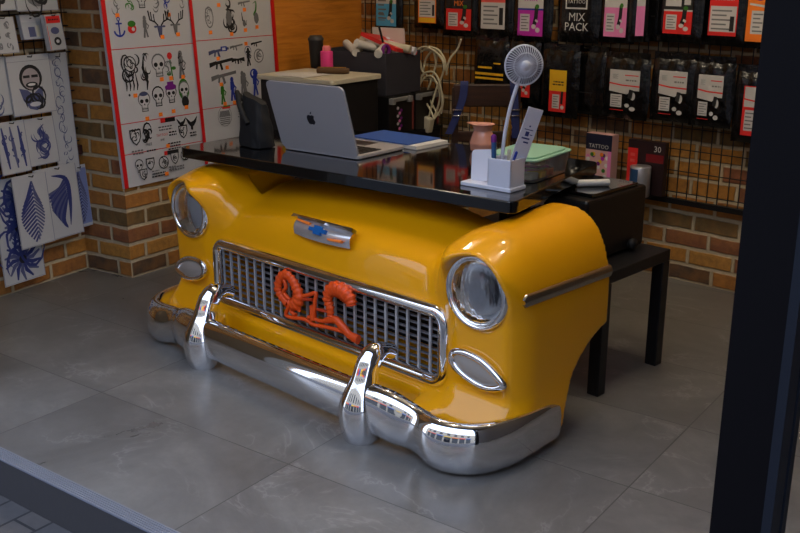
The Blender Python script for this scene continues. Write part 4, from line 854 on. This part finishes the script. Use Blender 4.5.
# shelf goods low on the back wall
mb = MB(); mb.box((-.36, -.115, .425), (.60, .14, .012), STEELB); mb.obj('shelf', rb)
def bthing(name, label, cat, px, off, z, rz=0): x = on_wall(BW, px, 180, off)[0]; return thing(name, label, cat, BW.w(x, -off, z), BW.a+R(rz))
fx_ = bthing('flower_box', 'tall box printed with flowers and a dark top behind the desk\'s right corner', 'box', 600, .11, .4315)
f = MB(); f.box((0, 0, .135), (.15, .06, .27), mat('box_pink', (.84, .66, .64), .5)); f.y0 = -.0305; f.rect(-.075, .19, .075, .27, mat('box_navy', (.10, .11, .20), .5)); f.text('TATTOO', .0, .208, .028, PAPER)
rn = random.Random(5)
for k in range(34): f.ell(-.06+.115*rn.random(), .01+.165*rn.random(), .011, .011, [LYEL, PURPLE, GREEN, LORANGE, PAPER, LPINK, MAGENTA, PAPER][k % 8], 8)
f.rect(.055, 0, .075, .19, LPINK); f.obj('printed_carton', fx_); 
rp = bthing('red_pack', 'dark red printed pack with a white number standing behind the silver roll', 'pack', 646, .09, .4315)
f = MB(); f.box((0, 0, .13), (.20, .035, .26), mat('pack_dark', (.16, .10, .11), .4)); f.y0 = -.018; f.rect(-.10, .0, -.045, .22, LRED); f.text('30', .06, .225, .04, PAPER); f.rect(.0, .16, .095, .20, mat('pack_red', (.45, .08, .10), .4)); 
for k in range(6): f.rect(-.085, .03+.03*k, -.06, .045+.03*k, LCORAL)
f.obj('printed_carton', rp)
mb = MB(); rl = bthing('foil_roll', 'upright silver and blue foil roll beside the black machine', 'roll', 640, .165, .4315)
MB().lathe([(.012, .001), (.048, .001), (.05, .004), (.05, .145), (.048, .148), (.014, .148)], mat('foil', (.72, .72, .74), .3, metal=.6), 32).obj('roll_body', rl)
mb = MB(); vs = [(.0508*cos(a), .0508*sin(a), z) for z in (.012, .138) for a in np.linspace(R(190), R(285), 14)]; mb.add(vs, [(k, k+1, 14+k+1, 14+k) for k in range(13)], mat('roll_blue', (.18, .30, .45), .4)); mb.obj('wrap', rl)

# ------------------------------------------------------------------ corner cabinet and boxes (poster wall frame)
cb = thing('corner_cabinet', 'black cabinet with a white top in the left back corner', 'cabinet', LW.w(.925, -.48), LW.a)
mb = MB(); mb.box((0, 0, .475), (.38, .48, .93), STEELB); mb.obj('body', cb, .004); MB().slab(rrect(.41, .52, .02, 4, .0, .0), .942, .966, CREAM).obj('top', cb, .004)
for z in (.2, .5, .8): MB().box((0, -.243, z), (.35, .008, .27), BLACK).obj('drawer', cb)
lc = thing('low_cabinet', 'low dark cabinet under the black file boxes in the back corner', 'cabinet', LW.w(1.43, -.44), LW.a); MB().box((0, 0, .31), (.54, .58, .60), BLACK).obj('body', lc, .004); MB().box((0, 0, .618), (.56, .60, .016), STEELB).obj('top', lc)
for k, (s_, lb) in enumerate(((1.315, 'black file box with grey handle and pink print, behind the laptop'), (1.565, 'black file box with grey handle next to the coiled cable'))):
    o = thing('file_box', lb, 'box', LW.w(s_, -.44, .6265), LW.a, 'black file boxes with grey handles')
    MB().box((0, 0, .105), (.235, .58, .21), mat('file_black', (.06, .055, .06), .4)).obj('body', o, .005)
    mb = MB(); mb.box((-.02, -.292, .19), (.18, .022, .022), GREYP, ry=0); mb.box((-.10, -.30, .185), (.03, .03, .034), GREYP); mb.box((.06, -.30, .185), (.03, .03, .034), GREYP); mb.obj('handle', o, .004)
    f = MB(); f.y0 = -.2905
    if k == 0:
        for q in range(9): f.ell(-.02+.018*sin(q*2.1), .03+.014*q, .012, .009, [LPINK, PURPLE, LWHITE][q % 3], 7)
    f.rect(.095, .01, .115, .17, mat('box_red_edge', (.45, .20, .18), .5)); f.obj('printed_edge', o)
bn = thing('card_bin', 'dark grey open box full of papers on the black file boxes', 'box', LW.w(1.36, -.46, .837), LW.a)
mb = MB()
for c, d in (((0, 0, .004), (.32, .50, .008)), ((-.158, 0, .115), (.006, .50, .22)), ((.158, 0, .115), (.006, .50, .22)), ((0, -.248, .115), (.32, .006, .22)), ((0, .248, .115), (.32, .006, .22))): mb.box(c, d, DGREY)
mb.obj('box_walls', bn, .002)
def inbin(name, label, cat, dx, dy, z, m, build):
    o = thing(name, label, cat, LW.w(1.36+dx, -.46+dy, .837+z), LW.a); build(o, m); return o
def bk(o, m): MB().box((0, 0, .0), (.20, .26, .02), m, rx=.3, ry=.15).obj('cover', o, .002); MB().box((0, 0, -.014), (.19, .25, .012), PAPER, rx=.3, ry=.15).obj('pages', o)
inbin('red_book', 'red and white booklet sticking out of the dark grey box', 'book', .03, -.13, .262, LRED, bk)
inbin('white_card', 'white card standing upright at the right end of the dark grey box', 'card', .13, -.06, .16, PAPER, lambda o, m: MB().box((0, 0, .06), (.004, .22, .24), m, ry=-.1).obj('sheet', o))
for k in range(9):
    dx, dy = -.13+.11*(k % 3), -.26+.15*(k//3)
    def roll(o, m):
        a = random.random()*3; L_ = .07+.04*random.random(); MB().tube([(-cos(a)*L_, -sin(a)*L_, -.01), (cos(a)*L_, sin(a)*L_, .025)], .022, m, 14).obj('roll', o)
    inbin('paper_roll', 'white paper roll heaped in the dark grey box', 'roll', dx*.8, dy*.7, .232+.015*(k % 2), [PAPER, CREAM, WHITE][k % 3], roll)['group'] = 'paper rolls in the dark grey box'
o = inbin('tape_roll', 'purple tape roll leaning at the left rim of the dark grey box', 'tape', -.12, -.22, .235, PURPLE, lambda o, m: MB().tube([(.028*cos(a), 0, .028*sin(a)) for a in np.linspace(0, 2*pi, 24)[:-1]], .010, m, 8, closed=True).obj('ring', o))
inbin('marker', 'thin black marker pointing up from the papers in the grey box', 'marker', -.05, -.16, .24, INK, lambda o, m: MB().tube([(0, 0, 0), (-.05, .0, .12)], .006, m, 10).obj('barrel', o))
def top(px, py, z): r = cam_ray(px, py); t = (z-CAM_H)/r[2]; return (r[0]*t, r[1]*t, z)
cpp = thing('travel_mug', 'black lidded travel mug on the white cabinet top against the plywood', 'mug', top(316.5, 67.5, .9664), 0)
MB().lathe([(.0, 0), (.030, 0), (.032, .004), (.041, .145), (.041, .15)], mat('mug_black', (.13, .13, .13), .4), 28).obj('mug_body', cpp); MB().lathe([(.044, .148), (.044, .16), (.036, .166), (.034, .174), (.0, .174)], mat('mug_lid', (.22, .22, .22), .4), 28).obj('lid', cpp)
pkb = thing('pink_bottle', 'bright pink plastic bottle right of the black travel mug', 'bottle', top(327, 70, .9664), 0)
MB().lathe([(0, 0), (.031, 0), (.034, .004), (.034, .095), (.032, .10), (.02, .103)], PINKB, 24).obj('bottle_body', pkb); MB().lathe([(.022, .101), (.023, .105), (.023, .122), (.018, .128), (0, .129)], PINKL, 20).obj('cap', pkb)
pc = thing('pencil_case', 'brown cylindrical pencil case lying on the white cabinet top', 'case', top(333, 74, .9664), R(-8)); MB().tube([(-.085, 0, .017), (-.08, 0, .017), (.06, 0, .017), (.085, 0, .017)], [.013, .017, .017, .014], BRNC, 14).obj('case_body', pc); MB().tube([(-.078, -.004, .0345), (.07, -.004, .0345)], .002, GOLD, 6).obj('zip', pc)
for k, (px, py, lb) in enumerate(((296, 74, 'loose white paper sheet on the white cabinet top, left of the brown case'), (307, 75.5, 'second paper sheet lying near the travel mug on the cabinet top'))):
    mb = MB(); mb.box((0, 0, .001+.0015*k), (.21, .15, .0012), PAPER); words2 = None; tag(put(mb.obj('paper_sheet'), top(px, py, .9664), R(20+30*k)), lb, 'paper')

# ------------------------------------------------------------------ cable hank and chair
cbx = on_wall(BW, 433, 92, .22); cl = thing('cable_hank', 'cream extension cable looped in a hank hanging from the rack behind the desk', 'cable', BW.w(cbx[0], -.22, cbx[1]), BW.a)
def cpt(cx, cy, d=0): x, z = on_wall(BW, 400+cx/2.93, 20+cy/2.93, .22); return (x-cbx[0], d, z-cbx[1])
mb = MB()
for k, pts in enumerate(([(186, 56), (172, 86), (156, 112), (146, 140), (140, 160)], [(132, 145), (126, 110), (98, 84), (66, 80), (46, 104), (43, 160), (50, 225), (70, 275), (84, 295)], [(136, 150), (130, 118), (104, 92), (70, 88), (52, 112), (50, 160), (62, 215), (92, 262), (104, 288)],
        [(84, 292), (96, 250), (106, 200), (124, 160), (134, 120), (112, 88), (84, 78)], [(58, 190), (66, 160), (90, 152), (112, 172), (122, 215), (118, 255), (100, 290)], [(52, 205), (60, 176), (84, 164), (104, 180), (112, 220), (104, 262), (92, 296)], [(60, 150), (78, 170), (108, 190), (122, 230), (112, 275)], [(88, 90), (96, 130), (86, 180), (72, 215), (88, 255), (110, 280)], [(46, 120), (58, 150), (70, 110), (92, 88), (120, 112), (130, 160)])):
    mb.tube(spline([cpt(x, y, .006*k-.02+.008*sin(2*q+k)) for q, (x, y) in enumerate(pts)], 7), .0058, CABLE, 8)
mb.obj('cord', cl)
mb = MB(); c_ = cpt(85, 300); mb.box((c_[0], -.012, c_[2]-.01), (.06, .045, .085), CREAM, ry=.25); mb.obj('plug', cl, .008)
pcw = thing('chair', 'dark brown wooden chair with blue straps hung on its back behind the desk', 'chair', (.405, 4.62, 0), R(0))
mb = MB(); mb.box((0, 0, .925), (.31, .022, .105), WOODD); mb.obj('backrest', pcw, .006)
for sg in (-1, 1): MB().box((sg*.145, .012, .48), (.032, .03, .96), WOODD).obj('leg', pcw, .004); MB().box((sg*.145, -.33, .235), (.032, .032, .47), WOODD).obj('leg', pcw, .004)
MB().box((0, -.16, .485), (.34, .37, .035), WOODD).obj('seat', pcw, .008); MB().box((0, .012, .73), (.27, .016, .05), WOODD).obj('slat', pcw, .004)
stp = thing('strap_bag', 'navy blue webbing straps with silver buckles over the brown chair back', 'straps', (.405, 4.62, .978), 0)
for sg, pts in ((-1, [(-.105, .02, -.04), (-.105, .014, .006), (-.105, -.014, .006), (-.112, -.022, -.06), (-.135, -.028, -.13), (-.175, -.03, -.23)]), (1, [(.125, .02, -.04), (.125, .014, .006), (.125, -.014, .006), (.128, -.022, -.06), (.132, -.028, -.13), (.14, -.03, -.25)])):
    mb = MB(); P_ = spline(pts, 6); vs = []
    for p in P_: vs += [p+V(-.018, 0, 0), p+V(.018, 0, 0)]
    n_ = len(vs); vs += [q+V(0, .003, 0) for q in vs]
    mb.add(vs, [(2*i, 2*i+1, 2*i+3, 2*i+2) for i in range(len(P_)-1)]+[(n_+2*i, n_+2*i+2, n_+2*i+3, n_+2*i+1) for i in range(len(P_)-1)], NAVY); s_ = mb.obj('strap', stp)
    c = V(*pts[4]); MB().tube([(c[0]+a*.024, c[1]-.005, c[2]+b*.014) for a, b in ((-1, -1), (1, -1), (1, 1), (-1, 1))], .003, CHR, 8, closed=True).obj('buckle', s_)

# ------------------------------------------------------------------ light
def point(name, loc, energy, col, r=.05, spot=None):
    l = bpy.data.lights.new(name, 'SPOT' if spot else 'POINT'); l.energy = energy; l.color = col; l.shadow_soft_size = r
    if spot: l.spot_size = R(spot); l.spot_blend = .6
    o = bpy.data.objects.new(name, l); COL.objects.link(o); o.location = loc; return o
WARM = (1, .84, .62)
for k, (loc, e) in enumerate((((.55, 3.2, 2.6), 16), ((1.0, 3.3, 2.6), 18), ((-.2, 3.6, 2.6), 12), ((.75, 3.9, 2.6), 10), ((-.30, 5.0, 2.6), 9))):  # last lamp is an unseen fill, added to brighten the plywood corner
    point('ceiling_and_fill_lamp', loc, e, WARM, .045)
w = bpy.data.worlds.new('world'); SC.world = w; w.use_nodes = True; t = w.node_tree; bg = t.nodes['Background']
tc = t.nodes.new('ShaderNodeTexCoord'); sp = t.nodes.new('ShaderNodeSeparateXYZ'); t.links.new(tc.outputs['Generated'], sp.inputs[0])
cr = t.nodes.new('ShaderNodeValToRGB'); t.links.new(sp.outputs[2], cr.inputs[0]); cr.color_ramp.elements[0].color = (.60, .68, .82, 1); cr.color_ramp.elements[1].color = (.56, .68, .95, 1); cr.color_ramp.elements[0].position = 0; cr.color_ramp.elements[1].position = .8
t.links.new(cr.outputs[0], bg.inputs[0]); bg.inputs[1].default_value = 3.3
SC.view_settings.view_transform = 'Standard'; SC.view_settings.look = 'None'; SC.view_settings.gamma = 1; SC.view_settings.exposure = 0; SC.view_settings.use_curve_mapping = False
SC.cycles.max_bounces = 10; SC.cycles.transmission_bounces = 10
